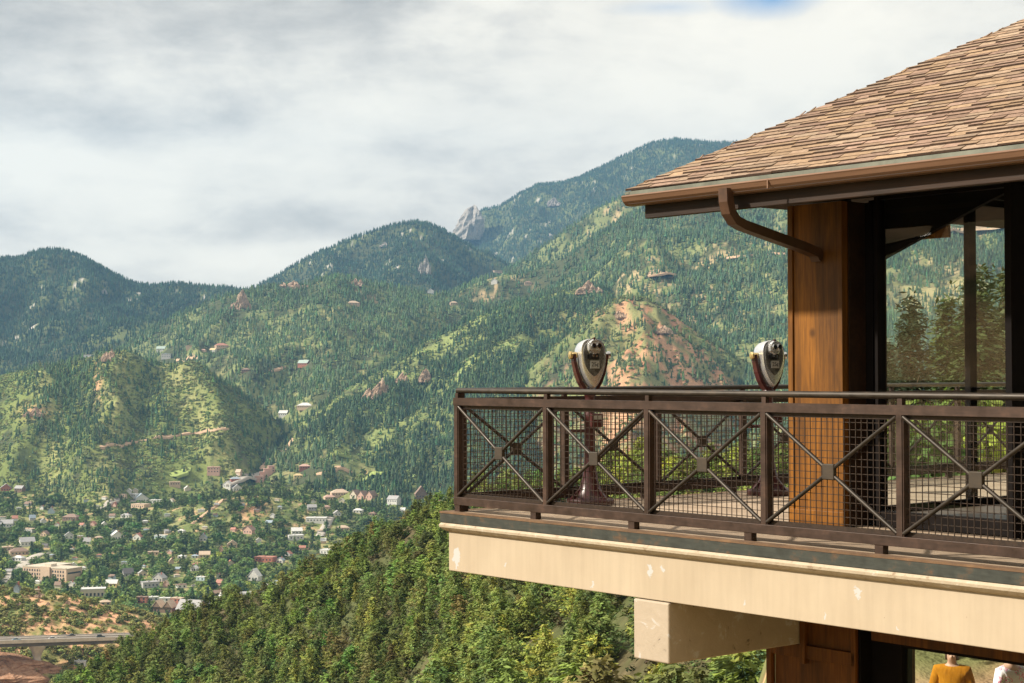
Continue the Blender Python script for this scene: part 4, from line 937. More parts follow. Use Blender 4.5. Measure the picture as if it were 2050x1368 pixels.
def car(px, py, lane, col, label, flip=False, suv=False):
    k_, e_ = ray(px, py); yy = pL[1] + lane; xx = (k_ * yy - pL[0]) / math.cos(rzb)
    wp = pL + np.array([math.cos(rzb) * xx - math.sin(rzb) * lane, math.sin(rzb) * xx + math.cos(rzb) * lane, sl * xx])
    c = empty('car', tuple(wp), rzb + (math.pi if flip else 0), label, 'car', 'cars on the bridge'); paint = simple('car_paint_mat', col, .25, .3, .05, 3, .6)
    h = 1.75 if suv else 1.45; m = MB()
    m.prism([(-2.25, .32), (-2.3, .75), (-2.2, .92), (1.2, .95), (2.1, .78), (2.28, .6), (2.25, .32)], -.88, .88); m.build('body', paint, c, bevel=.05)
    m = MB(); m.prism([(-2.0 if suv else -1.7, .94), (-1.75 if suv else -1.1, h), (.25, h), (1.05, .955)], -.78, .78); cbn = m.build('cabin', CGL, c)
    m = MB(); m.prism([(-1.78 if suv else -1.12, h + .001), (-1.7 if suv else -1.05, h + .05), (.2, h + .05), (.28, h + .001)], -.8, .8); m.build('roof', paint, cbn)
    for x in (-1.4, 1.4):
        for s in (-1, 1): m = MB(); m.tube([(x, s * .68, .33), (x, s * .90, .33)], .33, 14); m.build('wheel', TYRE, c, smooth=True, angle=40)
car(15, 1285, 3.0, (.30, .42, .48), 'pale blue-grey car at the left end of the bridge')
car(82, 1285, 3.2, (.70, .68, .64), 'white car on the bridge left of the pier', suv=False)
car(129, 1279, 11.5, (.03, .03, .035), 'black car in the far lane of the bridge', True)
car(172, 1281, 4.0, (.05, .075, .085), 'dark teal sport utility car in the near lane of the bridge', suv=True)

# ------------------------------------------------------------------ houses
def plain(name, col, r_=.85): return simple(name, col, r_, 0, .10, .6)
WCOL = {'white': (.58, .565, .53), 'cream': (.54, .47, .37), 'tan': (.52, .38, .27), 'pink': (.52, .33, .26), 'red': (.34, .13, .085), 'brown': (.20, .13, .09), 'grey': (.38, .37, .36), 'blue': (.40, .48, .54), 'teal': (.45, .56, .57), 'yellow': (.66, .55, .28)}
RCOL = {'white': (.60, .59, .57), 'grey': (.34, .33, .33), 'dark': (.12, .11, .11), 'red': (.40, .18, .13), 'brown': (.24, .16, .12), 'tan': (.50, .38, .28), 'pink': (.50, .32, .26), 'slate': (.30, .36, .42), 'green': (.34, .42, .38), 'yellow': (.60, .45, .24)}
WM = {k_: plain(k_ + '_wall_mat', c_) for k_, c_ in WCOL.items()}; RM = {k_: plain(k_ + '_roof_mat', c_, .7) for k_, c_ in RCOL.items()}
WINM = simple('dark_window_mat', (.05, .055, .06), .2, 0, .2, .5, .5); TRIMM = plain('white_trim_mat', (.74, .72, .68))
# px, py (foot), width px, shape g gable h hip f flat t two storeys flat s steep, wall, roof, words that place it
HS = '''14 1056 28 g white grey at the left edge beyond the street trees
17 1103 26 f tan tan behind the brown roofed motel at left
38 1111 42 h tan brown long motel at the left edge above the street
54 1093 32 g white grey above the school street at left
38 1123 26 h white white below the brown motel at the left edge
18 1148 14 g white grey below the street at the far left edge
144 1042 36 h brown brown low among trees left of the yellow tree
138 1078 20 g white grey right of the school street trees
58 1067 28 f white tan low on the hillside at left
90 1073 16 g tan brown on the hillside left of the brown ranch
186 1053 14 g pink red under the hill in the left part of town
209 1053 11 g white white next to the pink cottage at left
174 1090 17 s white grey steep front behind the school
198 1080 16 h tan tan behind the school
234 1081 28 g white white with chimney in the middle of the left town
277 1080 20 g white red left of the teal flat roof
322 1080 26 f teal white long flat below the knoll
364 1067 16 h white white under the knoll
245 999 18 t tan tan highest of the white row at left
258 986 11 g white white tiny above the white row
271 987 12 g cream white tiny right one above the white row
268 997 20 f white white in the middle of the white row
283 1006 30 g white slate in the row under the green hill
312 1008 24 f white white at the right end of the row under the hill
282 1017 38 f tan tan just below the white row
253 1037 22 h white grey below the tan terrace
350 974 24 f tan tan between trees right of the white row
375 983 14 g cream white right of the tan flat house on the hill foot
428 947 28 t pink pink among conifers at the hill foot
478 950 12 s tan tan narrow next to the pink block
471 966 22 h red slate above the parking lot
457 978 20 g white white left of the parking lot
474 983 20 g white grey at the lower edge of the parking lot
407 1083 17 s grey slate in the middle of town below the knoll
494 1064 16 g brown brown among trees in the town centre
307 1112 24 f tan tan behind the street trees in mid town
365 1118 18 h white white in the row of mid town, left
391 1117 16 h white slate in the row of mid town, centre
410 1117 24 g tan tan in the row of mid town, right
393 1134 17 h white red below the mid town row
390 1143 15 g white white under the red roof in mid town
404 1162 22 f teal white flat between the big trees
256 1155 22 s grey dark in shade right of the school
320 1164 26 g grey grey with porch below the yellow trees
285 1153 18 g cream grey left of the porch house
300 1176 38 f grey grey long roof above the red shops
363 1177 22 f white brown below the flat teal house
224 1175 26 g yellow white right of the long white hall
143 1175 14 g white white below the school corner
285 1207 24 t red brown corner shop with the dark front
306 1203 24 f white white beside the brick corner shop
330 1209 24 t white white in the shop row with tall windows
356 1211 28 t red tan in the shop row at its right end
437 1193 20 g brown brown behind the pavilion
211 1211 24 h tan tan on the red slope among bushes
610 940 24 h red pink on the green slope above the terraces
597 957 20 h yellow yellow on the slope under the pink roof
680 993 40 h tan tan large lodge at the foot of the meadow
659 1001 24 h tan pink left of the lodge
789 1007 26 g white grey right of the gable trio
843 999 28 s brown brown steep alone near the deck
903 1004 22 f white white flat just left of the deck post
717 1027 22 h white white below the gable trio
675 1032 16 g white grey below the lodge
624 1021 20 g grey grey left of the lodge road
654 1018 14 h tan pink on the bend below the lodge
807 1027 11 s white white small behind conifers near the deck
634 1045 46 f white white long clubhouse by the car park
594 1070 24 g white white in the centre right of town
592 1081 34 f white white long low in the centre right of town
641 1066 14 h white tan right of the long low white house
686 1063 28 h tan tan beyond the car park
500 1068 24 g pink brown between grey trees in the centre
518 1086 12 g white white beside the pale tree
465 1096 22 g tan tan with dark windows in mid town
532 1125 44 f red red long flat by the station
562 1127 16 g white slate right of the long red roof
510 1162 26 s white white steep with trim near the hotel
536 1177 20 h cream white left of the blue hipped house
736 1096 24 g red dark behind the wooded slope
763 1076 16 h red red behind the top of the wooded slope
836 1045 12 g white grey at the crest of the wooded slope
659 1110 36 f white white long roof before the wooded slope
746 1032 16 h brown brown among conifers right of the car park
875 1007 16 h tan pink left of the flat white house by the deck
323 704 20 g white green high on the saddle of the centre hill
334 718 22 t grey slate tall with blue wall on the saddle
378 699 14 t tan pink square with hip roof on the saddle
443 696 28 h tan red broad house on the saddle
407 704 12 h tan pink small on the saddle
427 706 14 g white yellow in the garden on the saddle
609 733 24 g red green alone in the forest of the centre hill
611 818 34 h tan white big mansion in the side valley
568 834 20 g white white below the mansion in the side valley
707 612 26 h tan tan lodge near the top of the centre hill
178 715 20 f grey brown long on the ridge of the left hill
492 745 18 h brown brown alone in the forest of the centre hill
995 549 20 f tan tan on the far saddle under the peak
990 568 14 g white white below the house on the far saddle
1057 571 16 h tan brown right of the far saddle
908 611 16 h tan tan at the right end of the centre hill
862 587 14 g white tan behind the centre hill crest
12 985 24 g red grey with round tower on the left hill foot
40 984 20 g brown grey right of the tower house on the left hill foot
160 1336 26 f white white alone under the bridge among green trees'''
NAMES = {'g': 'gabled house', 's': 'steep gabled house', 'h': 'hip roofed house', 'f': 'flat roofed building', 't': 'two storey block'}
def windows(parent, xs, zs, y, w, h, rows=None):
    first = None
    for z in zs:
        for x in xs:
            if first is None:
                m = MB(); m.box(-w / 2, w / 2, -.06, .02, -h / 2, h / 2); first = m.build('window', WINM, parent); o = first
            else: o = first.copy(); COL.objects.link(o); o.parent = parent
            o.location = (x, y, z)
hr = random.Random(5)
def house(px, py, wpx, shape, wall, roof, words, yaw=None):
    p = ground_at(px, py, 600); d = p[1]; w = .88 * wpx * d / F_PX; dp = w * (.75 if shape in 'gs' else .62); hh = {'g': 4.2, 's': 5, 'h': 3.6, 'f': 4.2, 't': 7.0}[shape] * min(1.2, max(.62, w / 13))
    yaw = hr.uniform(-.5, .5) if yaw is None else yaw
    lab = f'{wall} {NAMES[shape]} with {roof} roof {words}'; lab = ' '.join(lab.split()[:16])
    o = empty('house', tuple(p), yaw, lab, 'house'); HOUSE_SPOTS.append((p[0] / p[1], d, px, py, wpx / 2 + 2))
    m = MB(); W2, D2 = w / 2, dp / 2; m.box(-W2, W2, -D2, D2, -4, hh)
    gw = hr.random() < .5     # gable to the front or along
    if shape in 'gs':
        rise = (D2 if not gw else W2) * (.75 if shape == 'g' else 1.25)
        if gw: m.prism([(-W2, hh - .01), (W2, hh - .01), (0, hh + rise)], -D2, D2)
        else: m.prism([(-D2, hh - .01), (D2, hh - .01), (0, hh + rise)], -W2, W2, 'x')
    m.build('wall', WM[wall], o)
    r_ = MB(); ov = .5; th = .35
    if shape in 'gs':
        hw = (W2 if gw else D2); ln = (D2 if gw else W2) + ov
        for s in (-1, 1):
            q = [(0, hh + rise + .02), (s * (hw + ov), hh - rise * ov / hw + .02), (s * (hw + ov), hh - rise * ov / hw + th), (0, hh + rise + th)]
            r_.prism(q, -ln, ln, 'y' if gw else 'x')
    elif shape == 'h':
        rz_ = min(W2, D2) * .6; e = ov; rl = max(.3, W2 - D2)
        r_.add([(-W2 - e, -D2 - e, hh), (W2 + e, -D2 - e, hh), (W2 + e, D2 + e, hh), (-W2 - e, D2 + e, hh), (-rl, 0, hh + rz_), (rl, 0, hh + rz_)], [(0, 1, 5, 4), (1, 2, 5), (2, 3, 4, 5), (3, 0, 4), (3, 2, 1, 0)])
    else:
        r_.box(-W2 - .25, W2 + .25, -D2 - .25, D2 + .25, hh + .01, hh + .45); r_.box(-W2 * .3, -W2 * .05, -D2 * .3, D2 * .2, hh + .46, hh + 1.3)
    ro = r_.build('roof', RM[roof], o)
    if shape in 'gsh' and hr.random() < .45:
        m = MB(); zt = hh + (rise if shape in 'gs' else min(W2, D2) * .6); m.box(W2 * .25, W2 * .25 + .9, -.2, .7, hh, zt + 1.1); m.build('chimney', WM['red'], ro)
    if wpx >= 15:
        nw = max(2, int(w / 3.6)); xs = [(-.5 + (i + .5) / nw) * w * .92 for i in range(nw)]
        windows(o, xs, [hh * .5] if shape != 't' else [hh * .27, hh * .74], -D2 - .02, min(1.5, w / nw * .5), 1.5)
    return o
for ln in HS.split('\n'):
    f = ln.split(); house(float(f[0]), float(f[1]), float(f[2]), f[3], f[4], f[5], ' '.join(f[6:]))

# many more small houses half hidden between the trees, nothing tells them apart but colour and quarter
er = random.Random(11); nx_h = 0
while nx_h < 64:
    px, py = er.uniform(5, 700), er.uniform(1000, 1190)
    if py > 1190 - max(0, px - 420) * .42 or any(abs(px - q[2]) < q[4] + 9 and abs(py - q[3]) < 11 for q in HOUSE_SPOTS): continue
    wl = er.choice(('white', 'white', 'cream', 'tan', 'grey', 'white', 'pink', 'blue')); rf_ = er.choice(('grey', 'white', 'brown', 'tan', 'red', 'dark', 'slate')); sh_ = er.choice('gghfs')
    qt = 'near the school' if px < 200 else 'in the middle of town' if px < 400 else 'right of the knoll'
    h_ = house(px, py, er.uniform(9, 15), sh_, wl, rf_, ''); h_['label'] = f'small {wl} {NAMES[sh_].split()[0]} house, {rf_} roof, among trees {qt}'; h_['group'] = 'small houses among the trees ' + qt; nx_h += 1

def big(name, px, py, wpx, yaw, label, cat='building'):
    p = ground_at(px, py, 600); s = p[1] / F_PX; HOUSE_SPOTS.append((p[0] / p[1], p[1], px, py, wpx / 2 + 3))
    return empty(name, tuple(p), yaw, label, cat), s
# school: tan three storey block with a wing
o, s = big('school', 108, 1160, 110, R(-28), 'large tan school block with a flat roof and rows of windows beside the pale street')
m = MB(); m.box(-30, 26, -11, 11, -6, 12); m.box(-30, -4, 11.01, 30, -6, 12); m.box(-6, 6, -12.6, -11.01, -6, 13.2); m.build('wall', WM['tan'], o)
m = MB(); m.box(-30.4, 26.4, -11.4, 11.4, 12.01, 12.5); m.box(-30.4, -3.6, 11.41, 30.4, 12.01, 12.5); m.box(-30.4, 26.4, -11.4, -10.9, 12.51, 13.2); m.box(-8, 0, -4, 4, 12.51, 15.0); m.build('roof', WM['cream'], o)
windows(o, [-27.5 + i * 3.3 for i in range(16) if not 6 < i < 10], [2.2, 5.6, 9.2], -11.03, 1.6, 2.1)
m = MB(); m.box(26.03, 26.08, -9, 9, 7, 8.6); m.build('side_window', WINM, o)
# long white hall with arches
o, s = big('white_hall', 186, 1193, 52, R(12), 'long white flat roofed hall with arched ground floor above the red slope')
m = MB(); m.box(-11, 11, -6, 6, -5, 6.2); m.build('wall', WM['cream'], o); m = MB(); m.box(-11.4, 11.4, -6.4, 6.4, 6.21, 6.9); 
for i in range(5): m.box(-9 + i * 4, -8 + i * 4, 5.2, 6.2, 6.91, 7.9)
m.build('roof', RM['white'], o); windows(o, [-8.5 + i * 3.4 for i in range(6)], [1.6], -6.02, 1.7, 2.6)
# tan double gable inn
o, s = big('gabled_inn', 330, 1226, 40, R(-14), 'tan inn with two steep gables and dark timber front at the edge of town')
m = MB(); m.box(-9, 9, -5, 5, -5, 5); m.prism([(-9, 4.99), (-1, 4.99), (-5, 10)], -6.2, 3); m.prism([(1, 4.99), (9, 4.99), (5, 10)], -6.2, 3); m.build('wall', WM['brown'], o)
m = MB()
for c in (-5, 5):
    for q in (-1, 1): m.prism([(c, 10.02), (c + q * 4.7, 4.3), (c + q * 4.7, 4.75), (c, 10.5)], -6.6, 5.2)
m.build('roof', RM['tan'], o); windows(o, [-6.5, -3.5, 3.5, 6.5], [1.6], -5.03, 1.6, 2.4)
# grey roofed brick hall
o, s = big('brick_hall', 384, 1228, 50, R(-22), 'brick hall under one big plain grey gable roof at the edge of town')
m = MB(); m.box(-11, 11, -7, 7, -5, 4); m.prism([(-7, 3.99), (7, 3.99), (0, 11)], -11, 11, 'x'); m.build('wall', WM['red'], o)
m = MB()
for q in (-1, 1): m.prism([(0, 11.03), (q * 7.7, 3.3), (q * 7.7, 3.7), (0, 11.5)], -11.5, 11.5, 'x')
m.build('roof', RM['grey'], o); windows(o, [-8, -4, 0, 4, 8], [1.7], -7.03, 1.5, 2.2)
# pavilion with a cupola
o, s = big('pavilion', 442, 1214, 52, R(5), 'wide pavilion with a grey hipped roof and a small white cupola on top')
m = MB(); m.box(-11.5, 11.5, -8, 8, -5, 3); m.build('wall', WM['cream'], o)
m = MB(); m.add([(-13, -9.5, 3), (13, -9.5, 3), (13, 9.5, 3), (-13, 9.5, 3), (-3, -1.5, 7.2), (3, -1.5, 7.2), (3, 1.5, 7.2), (-3, 1.5, 7.2)], [(0, 1, 5, 4), (1, 2, 6, 5), (2, 3, 7, 6), (3, 0, 4, 7), (4, 5, 6, 7), (3, 2, 1, 0)]); r_ = m.build('roof', RM['grey'], o)
m = MB(); m.lathe([(1.5, 7.1), (1.5, 9.0), (2.0, 9.1), (1.2, 10.6), (.15, 12.4), (.1, 14.5)], 8); m.build('cupola', TRIMM, r_); windows(o, [-9 + i * 3 for i in range(7)], [1.3], -8.03, 1.7, 1.9)
o, s = big('market_hall', 446, 1230, 44, R(8), 'low beige flat roofed hall in front of the pavilion'); m = MB(); m.box(-10, 10, -4, 4, -5, 3.6); m.build('wall', WM['cream'], o); m = MB(); m.box(-10.4, 10.4, -4.4, 4.4, 3.61, 4.2); m.build('roof', RM['tan'], o); windows(o, [-7.5, -4.5, -1.5, 1.5, 4.5, 7.5], [1.6], -4.03, 1.6, 1.8)
# old hotel with turrets
o, s = big('turret_hotel', 510, 1212, 76, R(16), 'old pale hotel with a grey mansard roof, dormers and pointed corner turrets')
m = MB(); m.box(-16, 16, -7, 7, -6, 8.2); m.build('wall', WM['cream'], o)
m = MB(); m.add([(-16.5, -7.5, 8.2), (16.5, -7.5, 8.2), (16.5, 7.5, 8.2), (-16.5, 7.5, 8.2), (-15, -6, 11.5), (15, -6, 11.5), (15, 6, 11.5), (-15, 6, 11.5)], [(0, 1, 5, 4), (1, 2, 6, 5), (2, 3, 7, 6), (3, 0, 4, 7), (4, 5, 6, 7), (3, 2, 1, 0)]); r_ = m.build('roof', RM['grey'], o)
for x in (-9, -3, 3, 9): m = MB(); m.box(x - .9, x + .9, -7.7, -5.8, 8.3, 10.2); m.prism([(x - 1.2, 10.21), (x + 1.2, 10.21), (x, 11.6)], -7.9, -5.5); m.build('dormer', TRIMM, r_)
for x in (-16, 16): m = MB(); m.lathe([(2.3, -6), (2.3, 11), (2.8, 11.1), (2.4, 12.2), (1.2, 14.2), (.15, 16.0), (.08, 17.6)], 10, x, -7); m.build('turret', WM['cream'], o)
windows(o, [-12.5 + i * 2.8 for i in range(10)], [1.6, 5.4], -7.03, 1.2, 1.9)
# blue hipped house
o, s = big('blue_house', 556, 1180, 34, R(14), 'pale blue house with a big slate hip roof at the foot of the wooded slope', 'house')
m = MB(); m.box(-7, 7, -5, 5, -5, 4); m.build('wall', WM['teal'], o); m = MB(); m.add([(-8, -6, 4), (8, -6, 4), (8, 6, 4), (-8, 6, 4), (-2, 0, 8.6), (2, 0, 8.6)], [(0, 1, 5, 4), (1, 2, 5), (2, 3, 4, 5), (3, 0, 4), (3, 2, 1, 0)]); m.build('roof', RM['slate'], o); windows(o, [-4.5, -1.5, 1.5, 4.5], [1.8], -5.03, 1.4, 1.7)
# terrace of pink cubes stepping uphill
for i, (px, py, w) in enumerate(((519, 966, 17), (527, 957, 15), (535, 951, 14), (543, 946, 13))):
    o, s = big('terrace_house', px, py, w, R(14), ['pink stucco terrace house with a parapet, lowest of the stepped row above the parking lot', 'second pink terrace house from the lot in the stepped row', 'third pink terrace house from the lot in the stepped row', 'highest pink terrace house at the far end of the stepped row'][i], 'house')
    q = w * s; m = MB(); m.box(-q / 2, q / 2, -5, 5, -6, 8.5); m.box(-q / 2, q * .1, -7.5, -5.01, -6, 5.5); m.build('wall', WM['pink'], o); m = MB(); m.box(-q / 2 - .2, q / 2 + .2, -5.2, 5.2, 8.51, 9.2); m.build('roof', RM['pink'], o); windows(o, [q * .25], [2, 5.8], -5.03, 1.6, 1.7)
# trio of steep mono-pitch gables
for i, px in enumerate((712, 727, 744)):
    o, s = big('gable_cabin', px, 996 + i * 1.5, 20, R(-32), ['leftmost of three matching steep brown gable cabins', 'middle one of three matching steep brown gable cabins', 'rightmost of three matching steep brown gable cabins'][i], 'house')
    m = MB(); m.box(-5.5, 5.5, -6, 6, -5, 3.2); m.prism([(-5.5, 3.19), (5.5, 3.19), (0, 9.5)], -6, 6); m.build('wall', WM['pink' if i else 'cream'], o); m = MB()
    for q in (-1, 1): m.prism([(0, 9.53), (q * 6.1, 2.5), (q * 6.1, 2.95), (0, 10.0)], -6.6, 6.6)
    m.build('roof', RM['brown'], o); windows(o, [-2.5, 2.5], [1.8], -6.03, 1.5, 1.6)
for px, py, h, lab in ((724, 965, 22, 'tall thin utility pole on the green slope above the lodge'), (406, 1248, 14, 'thin utility pole in front of the brick hall')):
    p = ground_at(px, py, 600); o = empty('utility_pole', tuple(p), 0, lab, 'pole'); m = MB(); m.tube([(0, 0, -2), (0, 0, h)], [.28, .18], 6); m.build('pole', BARK, o); m = MB(); m.box(-1.6, 1.6, -.1, .1, h - 1.6, h - 1.3); m.build('crossarm', BARK, o)

# ------------------------------------------------------------------ trees: town, slope, behind the lookout
def tree_proto(name, crown, trunk, mat):
    V, Fq, C = crown; cm = np_mesh(name + '_crown', V, Fq, C, False, [mat]); tm = trunk.mesh(name + '_trunk'); tm.materials.append(BARK); return tm, cm
def plant(name, proto, p, h, wr, rot, label, cat, group, lean=0.0):
    e_ = empty(name, tuple(p), rot, label, cat, group); e_.scale = (h * wr, h * wr, h); e_.rotation_euler = (lean * math.sin(rot * 7), lean * math.cos(rot * 5), rot)
    a = bpy.data.objects.new('trunk', proto[0]); COL.objects.link(a); a.parent = e_
    b = bpy.data.objects.new('crown', proto[1]); COL.objects.link(b); b.parent = e_; return e_
def pick_visible(n, krange, yrange, layers, hgt, rng, margin=.0022):
    k, y = candidates(n, krange[0], krange[1], yrange[0], yrange[1], rng); z, ids = H(k, y, True); m = np.isin(ids, layers); k, y, z = k[m], y[m], z[m]
    m = seen(k, y, z, hgt, margin); return k[m], y[m], z[m]

# slope below the balcony
PI_ = [tree_proto('pinyon', crown_conifer(400 + i, rad=.37 + .04 * (i % 3), nb=66, per=12, base=.04, shape=.50, size=.036, col=c_, irr=.5), trunk_mb(400 + i, .028, .85), LEAF) for i, c_ in enumerate([(.235, .28, .07), (.185, .23, .062), (.29, .32, .08), (.185, .25, .078)])]
PO_ = [tree_proto('pine', crown_conifer(420 + i, rad=.21 + .02 * (i % 3), nb=90, per=10, base=.05, shape=.85, size=.028, col=c_, irr=.42), trunk_mb(420 + i, .022, .92), LEAF) for i, c_ in enumerate([(.225, .275, .074), (.28, .31, .08), (.17, .22, .07)])]
JU_ = [tree_proto('juniper', crown_conifer(440 + i, rad=.25, nb=60, per=12, base=.02, shape=.55, size=.032, col=c_, droop=.35, irr=.22), trunk_mb(440 + i, .03, .7), LEAF) for i, c_ in enumerate([(.15, .23, .14), (.18, .22, .10)])]
rg = np.random.default_rng(77)
k, y, z = pick_visible(16000, (-.345, .20), (110, 520), [LID['slope']], 5, rg, .001)
x = k * y; px, py = pix(k, z / y); tpy = py - 5 * F_PX / y
dens = .44 + .50 * sstep(.36, .55, fbm(x / 14, y / 14, 91, 3)); dens = dens * np.where(py < 1010, .8, 1)
m = (rg.random(len(k)) < dens * .52) & (tpy < 1480)
x, y, z, px, py = x[m], y[m], z[m], px[m], py[m]; n = len(x)
hs = 4.2 * (.60 + .80 * rg.random(n) ** 1.3); kind_ = rg.random(n); kind_ = np.where(kind_ < np.where(px > 900, .45, .74), 0, np.where(kind_ < .90, 1, 2)); hs = np.where(kind_ == 1, hs * 1.30, np.where(kind_ == 2, hs * .75, hs))
order = np.argsort(-(hs / y) * np.where((py - 2 < 1420) & (px > -40) & (px < 1600), 1, .02)); big_ = order[:290]; rest = order[290:]
print('slope trees', n)
def where(px_, py_):
    if px_ > 1250: return 'below the cream beam beside the corbel'
    if px_ > 900: return 'under the cream balcony beam'
    if py_ > 1290: return 'at the bottom of the wooded slope left of the balcony'
    return 'along the upper edge of the wooded slope left of the balcony'
for i in big_:
    kd = int(kind_[i]); pr = (PI_, PO_, JU_)[kd]; q = int(rg.integers(0, len(pr)))
    nm = ('pinyon_tree', 'pine_tree', 'juniper_tree')[kd]; ds_ = (('bushy olive pinyon', 'dense dark pinyon', 'pale yellow-green pinyon', 'ragged green pinyon'), ('tall narrow pine', 'tall yellow-green pine', 'dark slender pine'), ('blue-green juniper', 'grey-green juniper'))[kd][q]
    sz = 'large' if hs[i] > 6.3 else 'small' if hs[i] < 4 else 'medium'
    plant(nm, pr[q], (x[i], y[i], z[i] - .1), hs[i], 1.05 + .45 * rg.random(), rg.random() * 6.28, f'{sz} {ds_} {where(px[i], py[i])}', 'tree', f'{nm.split("_")[0]} trees {where(px[i], py[i])}', .05)
LT = [crown_conifer(460 + i, rad=.38, nb=42, per=7, base=.04, shape=.50, size=.052, col=(1, 1, 1), irr=.5) for i in range(6)] + [crown_conifer(470 + i, rad=.21, nb=50, per=6, base=.05, shape=.85, size=.040, col=(1, 1, 1), irr=.4) for i in range(3)]
V, Fq, C = scatter(LT, x[rest], y[rest], z[rest] - .1, hs[rest], hs[rest] * (1.05 + .45 * rg.random(len(rest))), np.array([[.215, .255, .068]]) * (.42 + 1.05 * rg.random((len(rest), 1))) * (1 + .12 * rg.normal(size=(len(rest), 3))), rg)
o = link('pinyon_woods', np_mesh('pinyon_woods', V, Fq, C, False, [LEAF])); tag(o, 'smaller pinyons and junipers filling the wooded slope below the balcony', 'woods', kind='stuff')
# undergrowth on the slope
k, y, z = pick_visible(26000, (-.345, .20), (110, 520), [LID['slope']], 1.5, rg, .001); x = k * y; m = rg.random(len(x)) < .6; x, y, z = x[m], y[m], z[m]; n = len(x)
SB = [crown_blob(500 + i, 4, 70, .5, .0, .09, (1, 1, 1)) for i in range(6)]; hs_ = .6 + 1.3 * rg.random(n) ** 2
V, Fq, C = scatter(SB, x, y, z - .05, hs_, hs_ * 1.4, np.array([[.075, .092, .034]]) * (.5 + .9 * rg.random((n, 1))) * (1 + .15 * rg.normal(size=(n, 3))), rg)
o = link('undergrowth', np_mesh('undergrowth', V, Fq, C, False, [LEAF])); tag(o, 'low scrub between the trees of the slope below the balcony', 'undergrowth', kind='stuff')
# leafy trees whose tops show through the railing
BL = [tree_proto('broadleaf', crown_blob(520 + i, 10, 1300, .44, .12, .034, c_), trunk_mb(520 + i, .03, .8), LEAFB) for i, c_ in enumerate([(.36, .37, .06), (.19, .26, .065), (.16, .22, .06), (.27, .31, .07)])]
for i, (px_, d_, tp) in enumerate(((1225, 276, 890), (1290, 256, 872), (1350, 248, 905), (1420, 238, 905), (1480, 230, 888), (1550, 220, 925), (1180, 290, 925), (1262, 262, 905), (1385, 244, 925))):
    k_, e_ = ray(px_, tp); g_ = float(H(np.array([k_]), np.array([float(d_)]))[0]); hh = max(4.0, e_ * d_ - g_ + .3)
    plant('leafy_tree', BL[0 if i % 2 == 0 else 3], (k_ * d_, d_, e_ * d_ - hh), hh, 1.05, i * 1.3, ['yellow-green leafy tree seen through the second bay of the railing', 'tallest yellow-green leafy tree seen through the railing', 'round leafy tree seen through the third bay of the railing', 'low leafy tree behind the third bay of the railing', 'leafy tree left of the second viewer base', 'low leafy tree just left of the timber column', 'small leafy tree behind the first viewer', 'bright leafy tree between the first viewer and the second railing post', 'small leafy tree in the middle of the third railing bay'][i], 'tree', None)
# dark conifers right behind the glazed room
FR = [tree_proto('spruce', crown_conifer(540 + i, rad=.17, nb=110, per=17, base=.04, shape=.78, size=.0245, col=c_, irr=.4, droop=-.25), trunk_mb(540 + i, .02, .95), LEAF) for i, c_ in enumerate([(.026, .044, .016), (.05, .07, .02), (.085, .09, .036)])]
for i, (px_, d_, tp, q, wr) in enumerate(((1823, 44, 602, 0, .95), (1893, 50, 604, 1, 1.0), (1955, 46, 545, 1, 1.15), (2018, 48, 548, 2, 1.0), (2075, 44, 560, 0, 1.1), (1925, 60, 660, 2, 1.2), (1780, 60, 690, 0, 1.0), (1990, 58, 640, 0, 1.2))):
    k_, e_ = ray(px_, tp); g_ = float(H(np.array([k_]), np.array([float(d_)]))[0]); hh = e_ * d_ - g_ + .2
    plant('spruce_tree', FR[q], (k_ * d_, d_, g_ - .2), hh, wr * 1.15, i * 1.7, ['dark narrow spruce behind the glass next to the timber column', 'green spruce behind the glass, left of the inner post', 'tall bushy spruce in front of the inner post behind the glass', 'brownish spruce behind the window mullion', 'dark spruce behind the right-hand pane', 'low broad brownish spruce between the taller ones behind the glass', 'low dark spruce at the left edge of the glass', 'low dark spruce behind the mullion'][i], 'tree', None)
for i, (px_, d_, h_, q) in enumerate(((1830, 27, 2.2, 1), (1862, 30, 3.0, 2), (1960, 27, 2.5, 1), (2050, 27, 2.4, 2), (1925, 33, 3.4, 1), (1815, 33, 3.0, 2), (2005, 31, 3.2, 0))):
    k_, e_ = ray(px_, 1300); g_ = float(H(np.array([k_]), np.array([float(d_)]))[0]); plant('shrub', BL[q], (k_ * d_, d_, g_ - .1), h_, 1.0, i * 1.9, ['green shrub seen through the lower window at its left edge', 'taller green shrub left of the orange jacket', 'green shrub between the two people', 'green shrub at the right edge of the lower window', 'big green shrub on the bank behind the orange jacket', 'green shrub behind the left end of the lower window', 'pale green shrub on the bank behind the flowered top'][i], 'shrub', None)

# town trees
TB = [tree_proto('street_tree', crown_blob(560 + i, 9, 260, .46, .10, .075, c_), trunk_mb(560 + i, .03, .7, 3), LEAFB) for i, c_ in enumerate([(.205, .275, .08), (.16, .225, .07), (.25, .31, .085), (.135, .205, .08), (.46, .46, .06)])]
TS = [tree_proto('spruce', crown_conifer(580 + i, rad=.20, nb=40, per=5, base=.05, shape=.85, size=.06, col=c_, irr=.35), trunk_mb(580 + i, .02, .9, 2), LEAF) for i, c_ in enumerate([(.08, .12, .055), (.105, .14, .055)])]
k, y, z = pick_visible(30000, (-.345, .02), (1180, 2650), [0], 9, rg); x = k * y; px, py = pix(k, z / y)
fb_ = fbm(x / 55, y / 55, 95, 3); town = (py > 985) | (px < 260) & (py > 1000) | (px > 600)
dens = .22 + .6 * sstep(.38, .52, fb_); dens = dens * np.where(py > 1010, 1, .35)
hs = 9.5 * (.6 + .75 * rg.random(len(x)))
keep = rg.random(len(x)) < dens * .58
tpy = py - hs * F_PX / y
